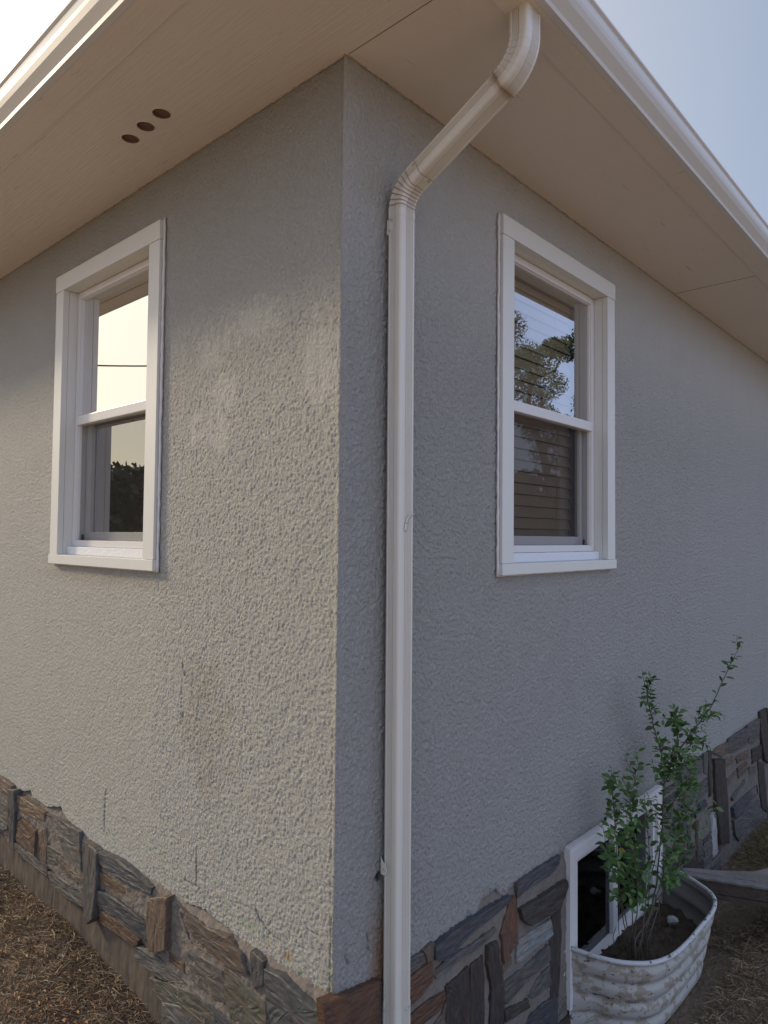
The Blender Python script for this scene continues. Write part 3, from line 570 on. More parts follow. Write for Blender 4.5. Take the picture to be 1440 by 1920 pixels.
for hx, hy in HOLES:
    m = MB(); pts = [(.0275, 0), (.026, .0012), (.0245, .0012), (.0245, .008), (.023, .010)]
    vs = []; n = 28
    for rr, dz in pts:
        for t in range(n): vs.append((hx+rr*math.cos(t*2*math.pi/n), hy+rr*math.sin(t*2*math.pi/n), ZS+dz))
    fs = [(k*n+i, k*n+(i+1) % n, (k+1)*n+(i+1) % n, (k+1)*n+i) for k in range(4) for i in range(n)]; fs.append(tuple(range(4*n, 5*n)))
    m.add(vs, fs); vh = m.build('vent_hole', mat('vent_mesh', (.19, .11, .075), .9, (300, 1, .004)), sofL); m = MB(); m.tube([(hx+.0285*math.cos(t*math.pi/14), hy+.0285*math.sin(t*math.pi/14), ZS-.0003) for t in range(29)], .0014, 5); m.build('vent_rim', M['trim'], sofL, smooth=True)
m = MB(); m.box(-7.0, E, -E, -.3885, ZS-.0035, ZS+.014); m.box(.3955, E, -.388, 9.0, ZS-.0035, ZS+.014); m.build('soffit_edge_board', M['soffit'], house, bevel=.001)
# joints: wall/soffit crack line and board joints, caulk beads and thin dark strips laid along them
m = MB()
cm = mat('cracked_caulk', (.50, .42, .34), .7, (120, .9, .004), var=(60, .08, (.30, .23, .17)))
def bead(name, f, n):
    m = MB(); rr = [.0008+.0022*max(0., float(perlin(np.array(k*.35), np.array(2.2), 3))+.35)*random.uniform(.6, 1.2) for k in range(n)]
    m.tube([f(k) for k in range(n)], rr, 5); m.build(name, cm, house)
bead('caulk_joint', lambda k: (-.0-k*.0125, -.003-.002*random.random(), ZS-.001), 520)
bead('caulk_joint', lambda k: (.003+.002*random.random(), k*.0125, ZS-.001), 560)
m = MB(); m.box(.0, .395, .0, .003, ZS+.001, ZS+.004); m.build('board_joint', M['seam'], house); m = MB(); m.box(.004, .39, 2.40, 2.402, ZS-.0012, ZS-.0002); m.build('board_joint', M['seam'], house)
GP = [(E+.0005, -.004), (.490, -.003), (.4915, .004), (.4925, .008), (.500, .020), (.509, .034), (.515, .050), (.5165, .062), (.514, .080), (.507, .098), (.500, .110), (.4985, .120), (.505, .124), (.505, .129), (.490, .129), (.480, .118), (E+.0005, .118)]
for side in 'LR':
    m = MB(); n = len(GP)
    ends = (7.3, 0) if side == 'L' else (9.3, 0)
    def pt(p, t, side=side):
        o, z = p
        if side == 'L': return ((-7.3, -o, ZS+z) if t else (o, -o, ZS+z))
        return ((o, 9.3, ZS+z) if t else (o, -o, ZS+z))
    for i in range(n):
        a, b2 = GP[i], GP[(i+1) % n]
        m.add([pt(a, 0), pt(b2, 0), pt(b2, 1), pt(a, 1)], [(0, 1, 2, 3)], 1 if i in (0, 11, 12) else 0)
    g = m.build('gutter', [M['gutter'], M['gutter_lip']], house)
m = MB(); zt = ZS+.13; ap = 1.5
m.add([(.5, -.5, zt), (.5, 9.4, zt), (-7.4, 9.4, zt), (-7.4, -.5, zt), (-3.4, 3.5, zt+ap), (-3.4, 5.4, zt+ap)], [(0, 3, 4), (0, 4, 5, 1), (1, 5, 2), (2, 5, 4, 3), (0, 1, 2, 3)])
m.build('roof', M['roof'], house)
m = MB(); m.box(-7.02, -7, 0, 9, -.6, ZS+.1); m.box(-7, 0, 9.0, 9.02, -.6, ZS+.1); m.build('back_wall', M['stucco'], house)
m = MB(); m.box(-7, -.02, .02, 9, -.9, -.85); m.build('basement_floor', M['room'], house)
m = MB(); m.box(-7, -.05, .05, 9, ZS+.02, ZS+.03); m.build('ceiling', M['room'], house)
# partitions that make the rooms behind the windows
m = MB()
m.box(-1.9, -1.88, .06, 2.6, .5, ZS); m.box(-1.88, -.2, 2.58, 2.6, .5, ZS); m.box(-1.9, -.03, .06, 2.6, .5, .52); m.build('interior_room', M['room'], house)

# ------------------------------------------------------------------ double hung windows
def window(side, spec, seed):
    u0, u1, zb, zt = spec
    xf = (lambda v: (-v[0], v[1], v[2])) if side == 'L' else (lambda v: (-v[1], v[0], v[2]))   # v = (u, depth into wall, z)
    root = bpy.data.objects.new('window', None); COL.objects.link(root); root.parent = house
    root.location = xf(((u0+u1)/2, 0, zb)); root.empty_display_size = .1
    tw = .072; hz = zt-.068; sz = zb+.038; pf = -.020; bk = .004
    m = MB(); m.box(u0, u0+tw, pf, bk, sz+.001, hz-.001); m.box(u1-tw, u1, pf, bk, sz+.001, hz-.001); m.box(u0-.002, u1+.002, pf-.002, bk, hz, zt)
    m.build('trim', M['trim'], root, bevel=.0012, xf=xf)
    m = MB(); m.box(u0-.004, u1+.004, pf-.004, .040, zb, sz); m.build('sill', M['trim'], root, bevel=.0015, xf=xf)
    # jamb extensions (reveal)
    a, b2 = u0+tw, u1-tw; dj = .042
    m = MB(); m.box(a-.014, a-.001, bk+.001, dj+.05, sz, hz); m.box(b2+.001, b2+.014, bk+.001, dj+.05, sz, hz); m.box(a-.001, b2+.001, bk+.001, dj+.05, hz+.001, hz+.014); m.build('jamb', M['trim'], root, xf=xf)
    m = MB(); m.box(a+.002, b2-.002, .018, dj+.02, sz+.0005, sz+.034); m.build('sill_board', M['sillboard'], root, bevel=.002, xf=xf)
    fb = sz+.035
    fw = .026
    m = MB(); m.box(a+.001, a+fw, dj, dj+.075, fb, hz-.001); m.box(b2-fw, b2-.001, dj, dj+.075, fb, hz-.001); m.box(a+fw, b2-fw, dj, dj+.075, hz-.028, hz-.001); m.box(a+fw, b2-fw, dj, dj+.075, fb, fb+.026)
    # thin stepped lips of the extrusion
    m.box(a+fw, a+fw+.005, dj+.006, dj+.02, fb+.026, hz-.028); m.box(b2-fw-.005, b2-fw, dj+.006, dj+.02, fb+.026, hz-.028)
    m.build('frame', M['vinyl'], root, bevel=.0012, xf=xf)
    zm = 2.082
    def sash(z0, z1, d0, d1, lo, hi, sw=.020, gl='glass'):
        m = MB(); A, B = a+fw+.005, b2-fw-.005
        m.box(A, A+sw, d0, d1, z0, z1); m.box(B-sw, B, d0, d1, z0, z1); m.box(A+sw, B-sw, d0, d1, z0, z0+lo); m.box(A+sw, B-sw, d0, d1, z1-hi, z1)
        s = m.build('sash', M['vinyl'], root, bevel=.001, xf=xf)
        m = MB(); dm = (d0+d1)/2; m.add([(A+sw-.002, dm, z0+lo-.002), (B-sw+.002, dm, z0+lo-.002), (B-sw+.002, dm, z1-hi+.002), (A+sw-.002, dm, z1-hi+.002)], [(0, 1, 2, 3)])
        p = m.build('pane', M[gl], root, recalc=False, xf=xf)
    sash(zm-.002, hz-.029, dj+.006, dj+.026, .002, .003, .002)
    m = MB(); m.box(a+fw-.004, b2-fw+.004, dj-.004, dj+.030, zm-.020, zm+.019); m.build('meeting_rail', M['vinyl'], root, bevel=.003, xf=xf)
    sash(fb+.027, zm+.012, dj+.040, dj+.062, .034, .024, .026, 'glass_low')
    m = MB(); m.add([(a+fw+.003, dj+.018, fb+.024), (b2-fw-.003, dj+.018, fb+.024), (b2-fw-.003, dj+.018, zm-.018), (a+fw+.003, dj+.018, zm-.018)], [(0, 1, 2, 3)]); m.build('screen', M['screen'], root, recalc=False, xf=xf)
    m = MB(); e = b2-fw-.05; m.box(e, e+.012, dj+.010, dj+.016, fb+.026, fb+.05); m.box(e-.004, e+.03, dj+.011, dj+.014, fb+.026, fb+.029); m.build('screen_tab', M['black'], root, xf=xf)
    # slatted blind behind the glass
    m = MB(); z = fb+.05; rs = random.Random(seed)
    while z < hz-.03:
        m.add([(a+.03, dj+.095, z-.004), (b2-.03, dj+.095, z-.004), (b2-.03, dj+.108, z+.0400+rs.uniform(-.001, .001)), (a+.03, dj+.108, z+.0400), (a+.03, dj+.097, z-.005), (b2-.03, dj+.097, z-.005), (b2-.03, dj+.110, z+.0392), (a+.03, dj+.110, z+.0392)],
              [(0, 1, 2, 3), (7, 6, 5, 4), (0, 4, 5, 1), (3, 2, 6, 7)]); z += .0452
    for c_ in (a+.16, b2-.16): m.tube([(c_, dj+.093, fb+.04), (c_, dj+.093, hz-.02)], .0012, 4)
    m.build('blind', M['blind'], root, xf=xf)
    # caulk bead squeezed out along the outer edge nearest the corner and below the sill
    m = MB(); rs = random.Random(seed+1)
    pts = []; rad = []
    z = zb-.004
    while z < zt+.012: pts.append((u0-.009+rs.uniform(-.0016, .0016), -.007, z)); rad.append(rs.uniform(.0036, .0062)); z += .018
    m.tube(pts, rad, 6)
    pts = [(u0+i*(u1-u0)/40., -.002, zb-.003+rs.uniform(-.001, .001)) for i in range(41)]; m.tube(pts, .0035, 5)
    m.build('caulk_bead', M['caulk'], root, smooth=True, xf=xf)
    return root
window('L', WIN_L, 4); window('R', WIN_R, 9)

# ------------------------------------------------------------------ basement window
bw = bpy.data.objects.new('basement_window', None); COL.objects.link(bw); bw.parent = house; bw.location = (0, 1.68, BAS[2])
y0, y1, z0, z1 = BAS
def ring(m, y0, y1, z0, z1, w, xa, xb, mitre=True):
    o = [(y0, z0), (y1, z0), (y1, z1), (y0, z1)]; i_ = [(y0+w, z0+w), (y1-w, z0+w), (y1-w, z1-w), (y0+w, z1-w)]
    vs = [(xb, a, b) for a, b in o]+[(xb if not isinstance(w, tuple) else xb, a, b) for a, b in i_]+[(xa, a, b) for a, b in o]+[(xa, a, b) for a, b in i_]
    fs = []
    for k in range(4):
        l = (k+1) % 4; fs += [(k, l, 4+l, 4+k), (8+l, 8+k, 12+k, 12+l), (k, 8+k, 8+l, l), (4+k, 4+l, 12+l, 12+k)]
    m.add(vs, fs)
m = MB(); ring(m, y0, y1, z0, z1, .046, -.06, .026); ring(m, y0+.0465, y1-.0465, z0+.0465, z1-.0465, .022, -.055, .010); m.build('frame', M['vinyl'], bw, bevel=.0015)
ym = 1.70
m = MB(); m.box(-.035, -.012, ym-.022, ym+.022, z0+.069, z1-.069); m.box(-.034, -.016, ym+.022, y1-.069, z0+.069, z0+.09); m.box(-.034, -.016, ym+.022, y1-.069, z1-.09, z1-.069); m.build('sash', M['vinyl'], bw, bevel=.001)
m = MB(); m.add([(-.03, y0+.066, z0+.066), (-.03, ym-.02, z0+.066), (-.03, ym-.02, z1-.066), (-.03, y0+.066, z1-.066)], [(0, 1, 2, 3)]); m.build('pane', M['dark_glass'], bw, recalc=False)
m = MB(); m.add([(-.025, ym+.02, z0+.066), (-.025, y1-.066, z0+.066), (-.025, y1-.066, z1-.066), (-.025, ym+.02, z1-.066)], [(0, 1, 2, 3)]); m.build('pane', M['dark_glass'], bw, recalc=False)
m = MB(); ring(m, y0-.012, y1+.012, z0-.012, z1+.012, .0115, -.02, .024); m.build('caulk_bead', M['caulk'], bw)

# ------------------------------------------------------------------ downspout
ds = bpy.data.objects.new('downspout', None); COL.objects.link(ds); ds.parent = house; ds.location = (.04, .186, -.2)
def ds_profile(fl=.0048):
    """(a, b): a = outward from the wall (-.0275..+.0275), b along the wall (-.0315..+.0315)"""
    pts = []; hx, hy, r = .0265, .0315, .010
    def side(p0, p1, nrm, grooves, n):
        for i in range(n):
            t = i/float(n); L = math.hypot(p1[0]-p0[0], p1[1]-p0[1]); s = t*L
            g = sum(math.exp(-((s-c)/.0017)**2) for c in grooves)*fl
            pts.append((p0[0]+(p1[0]-p0[0])*t-nrm[0]*g, p0[1]+(p1[1]-p0[1])*t-nrm[1]*g))
    def corner(cx, cy, a0):
        for i in range(5): a = math.radians(a0+90*i/4.); pts.append((cx+r*math.cos(a), cy+r*math.sin(a)))
    gf = (.014, .020, .026, .032, .038)          # front face: grooves right of the plain strip
    side((hx, -hy+r), (hx, hy-r), (1, 0), gf, 90); corner(hx-r, hy-r, 0)
    side((hx-r, hy), (-hx+r, hy), (0, 1), (.008, .016, .024), 60); corner(-hx+r, hy-r, 90)
    side((-hx, hy-r), (-hx, -hy+r), (-1, 0), (), 6); corner(-hx+r, -hy+r, 180)
    side((-hx+r, -hy), (hx-r, -hy), (0, -1), (.003, .008, .013, .018), 64); corner(hx-r, -hy+r, 270)
    return pts
PR = ds_profile()
YC = .186
def sweep(name, path, scl, rust=None, parent=None, caps=True):
    """path of (x, z); scl list; rust list 0..1"""
    N = len(path); V = []; T = []; n = len(PR)
    for i, (x, z) in enumerate(path):
        a = path[max(i-1, 0)]; b2 = path[min(i+1, N-1)]; t = Vector((b2[0]-a[0], 0, b2[1]-a[1])).normalized()
        o = Vector((t.z, 0, -t.x)); yc = YC+(1.668-min(z, 2.5))*.004
        for (pa, pb) in PR:
            sc_ = scl[i](pa, pb) if callable(scl[i]) else scl[i]
            p = Vector((x, yc, z))+o*pa*sc_+Vector((0, 1, 0))*pb*sc_
            V.append(p); k = rust[i] if rust else 0; T.append(np.array([1, 1, 1])*(1-k)+np.array([.42, .27, .15])*k)
    F = [(i*n+k, i*n+(k+1) % n, (i+1)*n+(k+1) % n, (i+1)*n+k) for i in range(N-1) for k in range(n)]
    me = bpy.data.meshes.new(name); me.from_pydata(V, [], F)
    bm = bmesh.new(); bm.from_mesh(me); bmesh.ops.recalc_face_normals(bm, faces=bm.faces); bm.to_mesh(me); bm.free()
    set_tint(me, np.array(T)); return link(name, me, M['downspout'], parent, smooth=False)
XC = .0395
sweep('pipe', [(XC, z) for z in [-.1, .352]], [1.03, 1.03], [.0, .0], ds)
zs_ = np.linspace(.345, 2.485, 12); sweep('pipe', [(XC, z) for z in zs_]+[(XC, 2.488), (XC, 2.49)], [1.0]*12+[1.0, .985], [0]*12+[.2, .5], ds)
m = MB()
for k in range(1): m.box(XC-.03, XC+.03, .1535, .1545, .3505, .352)
# lower elbow: tight arc with crimps
def arc(p0, a0, a1, r, n, sign):
    """from p0 heading angle a0 (deg from +x in x-z) turning to a1"""
    pts = []; x, z = p0; aa = np.linspace(math.radians(a0), math.radians(a1), n)
    ds_ = r*abs(aa[1]-aa[0]); pts.append((x, z))
    for i in range(n-1):
        am = (aa[i]+aa[i+1])/2; x += ds_*math.cos(am); z += ds_*math.sin(am); pts.append((x, z))
    return pts
DA = 27.0
def crimped(p0, a0, a1, r, ncr, lead, tail, inner_only=False):
    n = ncr*8+1
    A = arc(p0, a0, a1, r, n, 1)
    lead_pts = [(p0[0]-lead*(1-t)*math.cos(math.radians(a0)), p0[1]-lead*(1-t)*math.sin(math.radians(a0))) for t in (0, .5, .96)]
    e = A[-1]; tail_pts = [(e[0]+tail*t*math.cos(math.radians(a1)), e[1]+tail*t*math.sin(math.radians(a1))) for t in (.05, .5, 1.0)]
    path = lead_pts+A+tail_pts
    sc = [1.06 if inner_only else 1.025]*3; ru = [.0]*3
    for i in range(n):
        ph = (i % 8)/8.
        s = 1.045-.060*ph
        s = s if i < n-1 else 1.03
        if inner_only:
            d = math.exp(-((ph-.5)/.12)**2)*.06
            s = (lambda dd: (lambda pa, pb: 1.065-dd*max(0, min(1, (.012-pa)/.02))*(1 if pb < .02 else .2)))(d)
            ru.append(.12*(ph == .5))
        else: ru.append(.95 if i % 8 == 0 and i > 0 else (.5 if i % 8 == 7 else .06))
        sc.append(s)
    sc += [1.06 if inner_only else 1.03]*3; ru += [0, 0, 0]
    return path, sc, ru
path, sc, ru = crimped((XC, 2.508), 90, DA, .086, 7, .022, .034)
eo = sweep('elbow', path, sc, ru, ds)
e1 = path[-1]
L2 = .285; c27, s27 = math.cos(math.radians(DA)), math.sin(math.radians(DA))
e2 = (e1[0]+L2*c27, e1[1]+L2*s27)
sweep('pipe', [(e1[0]-.01*c27, e1[1]-.01*s27), (e1[0], e1[1]), (e1[0]+.004*c27, e1[1]+.004*s27), ((e1[0]+e2[0])/2, (e1[1]+e2[1])/2), (e2[0]-.02*c27, e2[1]-.02*s27), (e2[0], e2[1])], [1.0, 1.0, 1.0, 1.0, 1.0, 1.0], [1, .8, .05, 0, .10, .8], ds)
path, sc, ru = crimped((e2[0]+.004*c27, e2[1]+.004*s27), DA, 90, .105, 7, .006, .09, True)
sc = [(s if callable(s) else s) for s in sc]; ru[0] = 1.0; ru[1] = .75; ru[2] = .5
for i in range(3, 12): ru[i] = max(ru[i], .50-.045*i)
sweep('elbow', path, sc, ru, ds)
UP = path[-1]
def screw(p, nrm, r=.0038):
    n = Vector(nrm).normalized(); p = Vector(p); a = n.cross(Vector((0, 0, 1))).normalized() if abs(n.z) < .9 else Vector((1, 0, 0)); b2 = n.cross(a); m = MB(); vs = []
    for rr, h in ((r*1.1, 0), (r*1.05, .0012), (r*.7, .0026), (r*.25, .003)):
        for k in range(10): an = k*math.pi/5; vs.append(p+n*h+(a*math.cos(an)+b2*math.sin(an))*rr)
    fs = [(i*10+k, i*10+(k+1) % 10, (i+1)*10+(k+1) % 10, (i+1)*10+k) for i in range(3) for k in range(10)]+[tuple(range(30, 40))]
    m.add(vs, fs); m.build('screw', M['screw'], ds, smooth=True)
def strap_tab(z, up=1):
    m = MB(); y = .1525; P = [(.012, 0), (.024, 0), (.031, .004), (.035, .012), (.034, .022), (.028, .031), (.020, .034), (.012, .045)]
    vs = [(a, y, z+up*(b2-.01)) for a, b2 in P]+[(a, y+.0012, z+up*(b2-.01)) for a, b2 in P]; n = len(P)
    m.add(vs, [tuple(range(n)), tuple(reversed(range(n, 2*n)))]+[(k, (k+1) % n, n+(k+1) % n, n+k) for k in range(n)])
    m.build('strap', M['downspout'], ds)
for me in [o.data for o in ds.children if o.name.startswith('strap')]: pass
strap_tab(.700); strap_tab(2.452, 1)
# a torn strap curling away from the front face
m = MB(); c = [(.0672, .176, 1.617), (.0700, .1765, 1.622), (.0690, .180, 1.633), (.0682, .183, 1.642), (.0700, .187, 1.652), (.0760, .193, 1.660), (.0840, .1985, 1.664)]
vs = []
for (x, y, z) in c: vs += [(x, y-.0045, z+.001), (x, y+.0050, z-.001), (x-.0012, y-.0045, z+.001), (x-.0012, y+.0050, z-.001)]
fs = []
for i in range(len(c)-1):
    a = i*4; fs += [(a, a+1, a+5, a+4), (a+2, a+6, a+7, a+3), (a, a+4, a+6, a+2), (a+1, a+3, a+7, a+5)]
m.add(vs, fs); m.build('strap', M['downspout'], ds, smooth=True)
for o in ds.children:
    if o.name.startswith('strap') and 'tint' not in o.data.color_attributes: set_tint(o.data, np.ones((len(o.data.vertices), 3)))
screw((.0690, .182, 1.640), (1, 0, 0)); screw((.026, .1522, .706), (0, -1, 0)); screw((.024, .1522, 2.452), (0, -1, 0)); screw((.028, .1532, 2.482), (0, -1, 0))
screw((.030, .1545, .335), (0, -1, 0), .003); screw((.0672, .196, .338), (1, 0, 0), .003); screw((.0672, .212, .338), (1, 0, 0), .003)
screw((e2[0]-.02*c27-.001, .1545, e2[1]-.02*s27+.008), (0, -1, 0)); screw((e1[0]-.012, .1535, e1[1]-.002), (0, -1, 0))

# ------------------------------------------------------------------ window well (corrugated steel)
well = empty('window_well', (.15, 1.65, -.25), 'rounded corrugated steel window well with peeling white paint against the basement window', 'window well')
RIMP = [(.016, 1.222), (.081, 1.231), (.156, 1.250), (.222, 1.285), (.285, 1.350), (.320, 1.450), (.331, 1.583), (.332, 1.72), (.331, 1.857), (.315, 1.952), (.28, 2.020), (.21, 2.075), (.12, 2.120), (.016, 2.150)]
def smooth_path(P, n):
    P = [Vector(p) if len(p) == 3 else Vector((p[0], p[1], 0)) for p in P]; out = []
    for i in range(len(P)-1):
        p0, p1, p2, p3 = P[max(i-1, 0)], P[i], P[i+1], P[min(i+2, len(P)-1)]
        for k in range(n):
            t = k/n; out.append(.5*((2*p1)+(p2-p0)*t+(2*p0-5*p1+4*p2-p3)*t*t+(3*p1-p0-3*p2+p3)*t**3))
    out.append(P[-1]); return out
RP = smooth_path(RIMP, 8)
ZR = .046
def well_shell(name, off, matl, z0=-.30, flip=False):
    V = []; F = []; n = len(RP); zz = np.linspace(ZR, z0, 60)
    for z in zz:
        d = ZR-z
        cor = (-.0058*math.cos(2*math.pi*(d-.018)/.074)-.0015*math.cos(4*math.pi*(d-.018)/.074)) if d > .018 else -.006*sst(.004, .018, d)
        tp = -.20*max(0, d-.03)
        for i, p in enumerate(RP):
            t = (RP[min(i+1, n-1)]-RP[max(i-1, 0)]).normalized(); nr = Vector((t.y, -t.x, 0)) ; nr = Vector((t.y, -t.x, 0))
            e = min(1, min(i, n-1-i)/10.)
            dent = .0008*float(perlin(np.array(i*.12), np.array(z*9), 4))
            q = p+nr*((cor+tp)*e+off+dent*e)
            V.append((max(q.x, .002), q.y, z))
    for r in range(59):
        for i in range(n-1):
            a = r*n+i; F.append((a, a+1, a+n+1, a+n) if not flip else (a+n, a+n+1, a+1, a))
    me = bpy.data.meshes.new(name); me.from_pydata(V, [], F); return link(name, me, matl, well, smooth=True)
# outward normal check: the path runs from near to far along +y, outwards is +x -> (t.y, -t.x)
well_shell('steel_wall', 0, M['tub']); well_shell('inner_face', -.002, M['zinc'], flip=True)
m = MB(); m.tube([(p.x+.004 if 8 < i < len(RP)-8 else p.x, p.y, ZR) for i, p in enumerate(RP)], .0085, 10); m.build('rim', M['rim'], well, smooth=True)
m = MB(); m.add([(.004, 1.196, ZR-.01), (.004, 1.235, ZR-.002), (.002, 1.235, -.5), (.002, 1.190, -.5), (.0065, 1.197, ZR-.012), (.0065, 1.236, ZR-.002), (.0055, 1.236, -.5), (.0055, 1.191, -.5)], [(0, 1, 2, 3), (7, 6, 5, 4), (0, 4, 5, 1), (1, 5, 6, 2), (0, 3, 7, 4)])
V0 = MB()
for z in np.linspace(ZR-.01, -.5, 40): pass
m.build('flange', M['tub'], well)
m = MB(); m.add([(.004, 2.14, ZR), (.004, 2.18, ZR), (.004, 2.18, -.5), (.004, 2.14, -.5), (.007, 2.14, ZR), (.007, 2.18, ZR), (.007, 2.18, -.5), (.007, 2.14, -.5)], [(0, 1, 2, 3), (7, 6, 5, 4), (0, 4, 5, 1), (1, 5, 6, 2), (0, 3, 7, 4)]); m.build('flange', M['tub'], well)
# soil inside it
gx = np.linspace(.0, .335, 45); gy = np.linspace(1.225, 2.16, 110); GX, GY = np.meshgrid(gx, gy)
def soil_z(x, y): return -.115+.05*np.exp(-(((x-.16)/.12)**2+((y-1.62)/.22)**2))+.014*fbm(x/.05, y/.05, 7)
GZ = soil_z(GX, GY)
i2 = np.arange(GX.size).reshape(GX.shape); F2 = np.stack([i2[:-1, :-1], i2[:-1, 1:], i2[1:, 1:], i2[1:, :-1]], -1)
cx = GX[:-1, :-1]; cy = GY[:-1, :-1]
rx = np.interp(cy, [p.y for p in RP], [p.x for p in RP])
keep = (cx < np.minimum(rx, .33)-.045) & (cy > 1.222+.03+.55*np.maximum(cx-.12, 0)) & (cy < 2.11)
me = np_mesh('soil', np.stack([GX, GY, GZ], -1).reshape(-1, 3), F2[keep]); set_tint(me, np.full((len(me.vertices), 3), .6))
tag(link('soil', me, M['ground'], smooth=True), kind='structure')
m = MB()
def rock(m, c, r, sd, mi=0):
    bm = bmesh.new(); bmesh.ops.create_icosphere(bm, subdivisions=2, radius=1)
    q = random.Random(sd); ax = (q.uniform(.7, 1.3), q.uniform(.6, 1.1), q.uniform(.4, .8)); rot = Matrix.Rotation(q.uniform(0, 6), 3, 'Z') @ Matrix.Rotation(q.uniform(-.5, .5), 3, 'X')
    vs = []
    for v in bm.verts:
        p = v.co.copy(); k = 1+.35*float(perlin(np.array(p.x*1.7+sd), np.array(p.y*1.7+p.z*1.3), sd)); p = rot @ Vector((p.x*ax[0], p.y*ax[1], p.z*ax[2]))*k*r; vs.append(p+Vector(c))
    m.add(vs, [tuple(v.index for v in f.verts) for f in bm.faces], mi); bm.free()
rock(m, (.15, 1.92, -.075), .030, 3); tag(m.build('rock', mat('pale_rock', (.42, .40, .37), .8, (60, .8, .005)), None, smooth=False), 'small pale angular rock lying in the window well behind the shrub stems', 'rock')

# ------------------------------------------------------------------ shrub growing out of the well
shrub = empty('shrub', (.16, 1.52, -.11), 'leafy green shrub with thin upright stems growing out of the window well', 'shrub')
rs = random.Random(5)
LV = []; LF = []; LC = []
def leaf(p, d, L, wfac=.52):
    d = Vector(d).normalized(); up = Vector((rs.uniform(-.6, .6)+.35, rs.uniform(-.6, .6)-.25, 1)).normalized()
    sd_ = d.cross(up).normalized(); nn = sd_.cross(d).normalized(); b = len(LV); W = L*wfac*.5; fold = rs.uniform(.15, .45); curl = rs.uniform(-.05, .22)*L
    prof = [(0, 0), (.12, .42), (.32, .92), (.52, 1.0), (.75, .66), (.92, .22), (1, 0)]
    for t, w in prof:
        c = p+d*(t*L)-nn*curl*t*t
        LV.append(c); LV.append(c+sd_*W*w+nn*W*w*fold); LV.append(c-sd_*W*w+nn*W*w*fold)
    for i in range(6):
        a = b+i*3; LF.append((a, a+1, a+4, a+3)); LF.append((a, a+3, a+5, a+2))
    k = rs.random(); col = (.038+.045*k, .082+.072*k, .018+.014*k)
    if rs.random() < .004: col = (.32, .26, .05)
    if rs.random() < .01: col = (.12, .07, .03)
    LC.extend([col]*21)
def leafy(P, r0, r1, dens=42, size=(.020, .036), start=.0, tw=0.0):
    pts = smooth_path(P, 6); n = len(pts)
    pts = [p+Vector((rs.uniform(-1, 1), rs.uniform(-1, 1), 0))*.0025 for p in pts]
    stem.tube(pts, [r0+(r1-r0)*i/(n-1) for i in range(n)], 5)
    acc = 0; side = 1; ang = rs.uniform(0, 6)
    for i in range(1, n):
        seg = pts[i]-pts[i-1]; acc += seg.length*dens
        if i/n < start: acc = 0; continue
        while acc > 1:
            acc -= 1; ang += 2.4+rs.uniform(-.5, .5); t = seg.normalized()
            a = t.cross(Vector((0, 1, .2))).normalized(); b = t.cross(a)
            out = a*math.cos(ang)+b*math.sin(ang); d = out*.85+t*.45+Vector((0, 0, rs.uniform(-.35, .15)))
            base = pts[i-1]+seg*rs.random()
            leaf(base+out.normalized()*.004, d, rs.uniform(*size)*(1-.35*(i/n)**3))
    return pts
ROOT = Vector((.16, 1.52, -.10))
stem = MB()
fz = {'S1': .40, 'S3': .42, 'S4': .42, 'S7': .42, 'S8': .42, 'S9': .45, 'S10': .42, 'S11': .42, 'S6': .55, 'S14': .3}
order = sorted(STEMS)
for k in order:
    P = STEMS[k]
    if P[0][2] < .12:
        b = Vector(P[0]); P = [tuple(ROOT+Vector((rs.uniform(-.035, .035), (b.y-ROOT.y)*.7, rs.uniform(-.01, .01))))]+list(P)
    main = k in ('S1', 'S2')
    pts = leafy(P, .0045 if main else .0028, .0011, dens={'S2': 40, 'S6': 26, 'S1': 70}.get(k, 70), start=fz.get(k, 0), size=(.021, .036) if k in ('S1', 'S1b') else (.028, .048))
    # side twigs
    n = len(pts); st = int(n*fz.get(k, 0))
    for i in range(max(st, 2), n-2):
        far = (k == 'S2' and i > n*.45)
        if rs.random() < (.10 if far else .62):
            p = pts[i]; t = (pts[i+1]-pts[i-1]).normalized(); a = Vector((rs.uniform(-.6, 1), rs.uniform(-1, 1), rs.uniform(-.2, .8))).normalized()
            d = (t*.5+a*.9).normalized(); L = rs.uniform(.04, .12) if k not in ('S1b',) else .03
            if k in ('S1',) and i > n*.62: L = rs.uniform(.012, .035)
            if k in ('S6',): L *= .5
            q = [p, p+d*L*.5+Vector((0, 0, .004)), p+d*L+Vector((0, 0, rs.uniform(-.01, .02)))]
            q = [Vector((max(v.x, .02), v.y, v.z)) for v in q]
            leafy([tuple(v) for v in q], .0014, .0007, dens=80, size=(.024, .043))
# bare dead twigs at the base
for k in range(26):
    a = rs.uniform(0, 6.28); L = rs.uniform(.08, .24); b = ROOT+Vector((rs.uniform(-.06, .06), rs.uniform(-.14, .26), -.01))
    e = b+Vector((math.cos(a)*L*.35, math.sin(a)*L*.5, L*rs.uniform(.3, 1.0)))
    e.x = min(max(e.x, .02), .30); mid = (b+e)/2+Vector((rs.uniform(-.03, .03), rs.uniform(-.03, .03), rs.uniform(0, .03)))
    stem.tube([tuple(v) for v in smooth_path([tuple(b), tuple(mid), tuple(e)], 4)], [.0013]*9, 4)
stem.tube([(.23, 1.70, .19), (.24, 1.80, .30), (.25, 1.90, .42), (.26, 1.98, .52)], [.003, .0026, .002, .0014], 5)
stem.build('stem', M['bark'], shrub, smooth=True)
me = bpy.data.meshes.new('leaf'); me.from_pydata([tuple(v) for v in LV], [], LF); set_tint(me, np.array(LC))
o = link('leaf', me, M['leaf'], shrub, smooth=True); tag(o, kind='stuff')

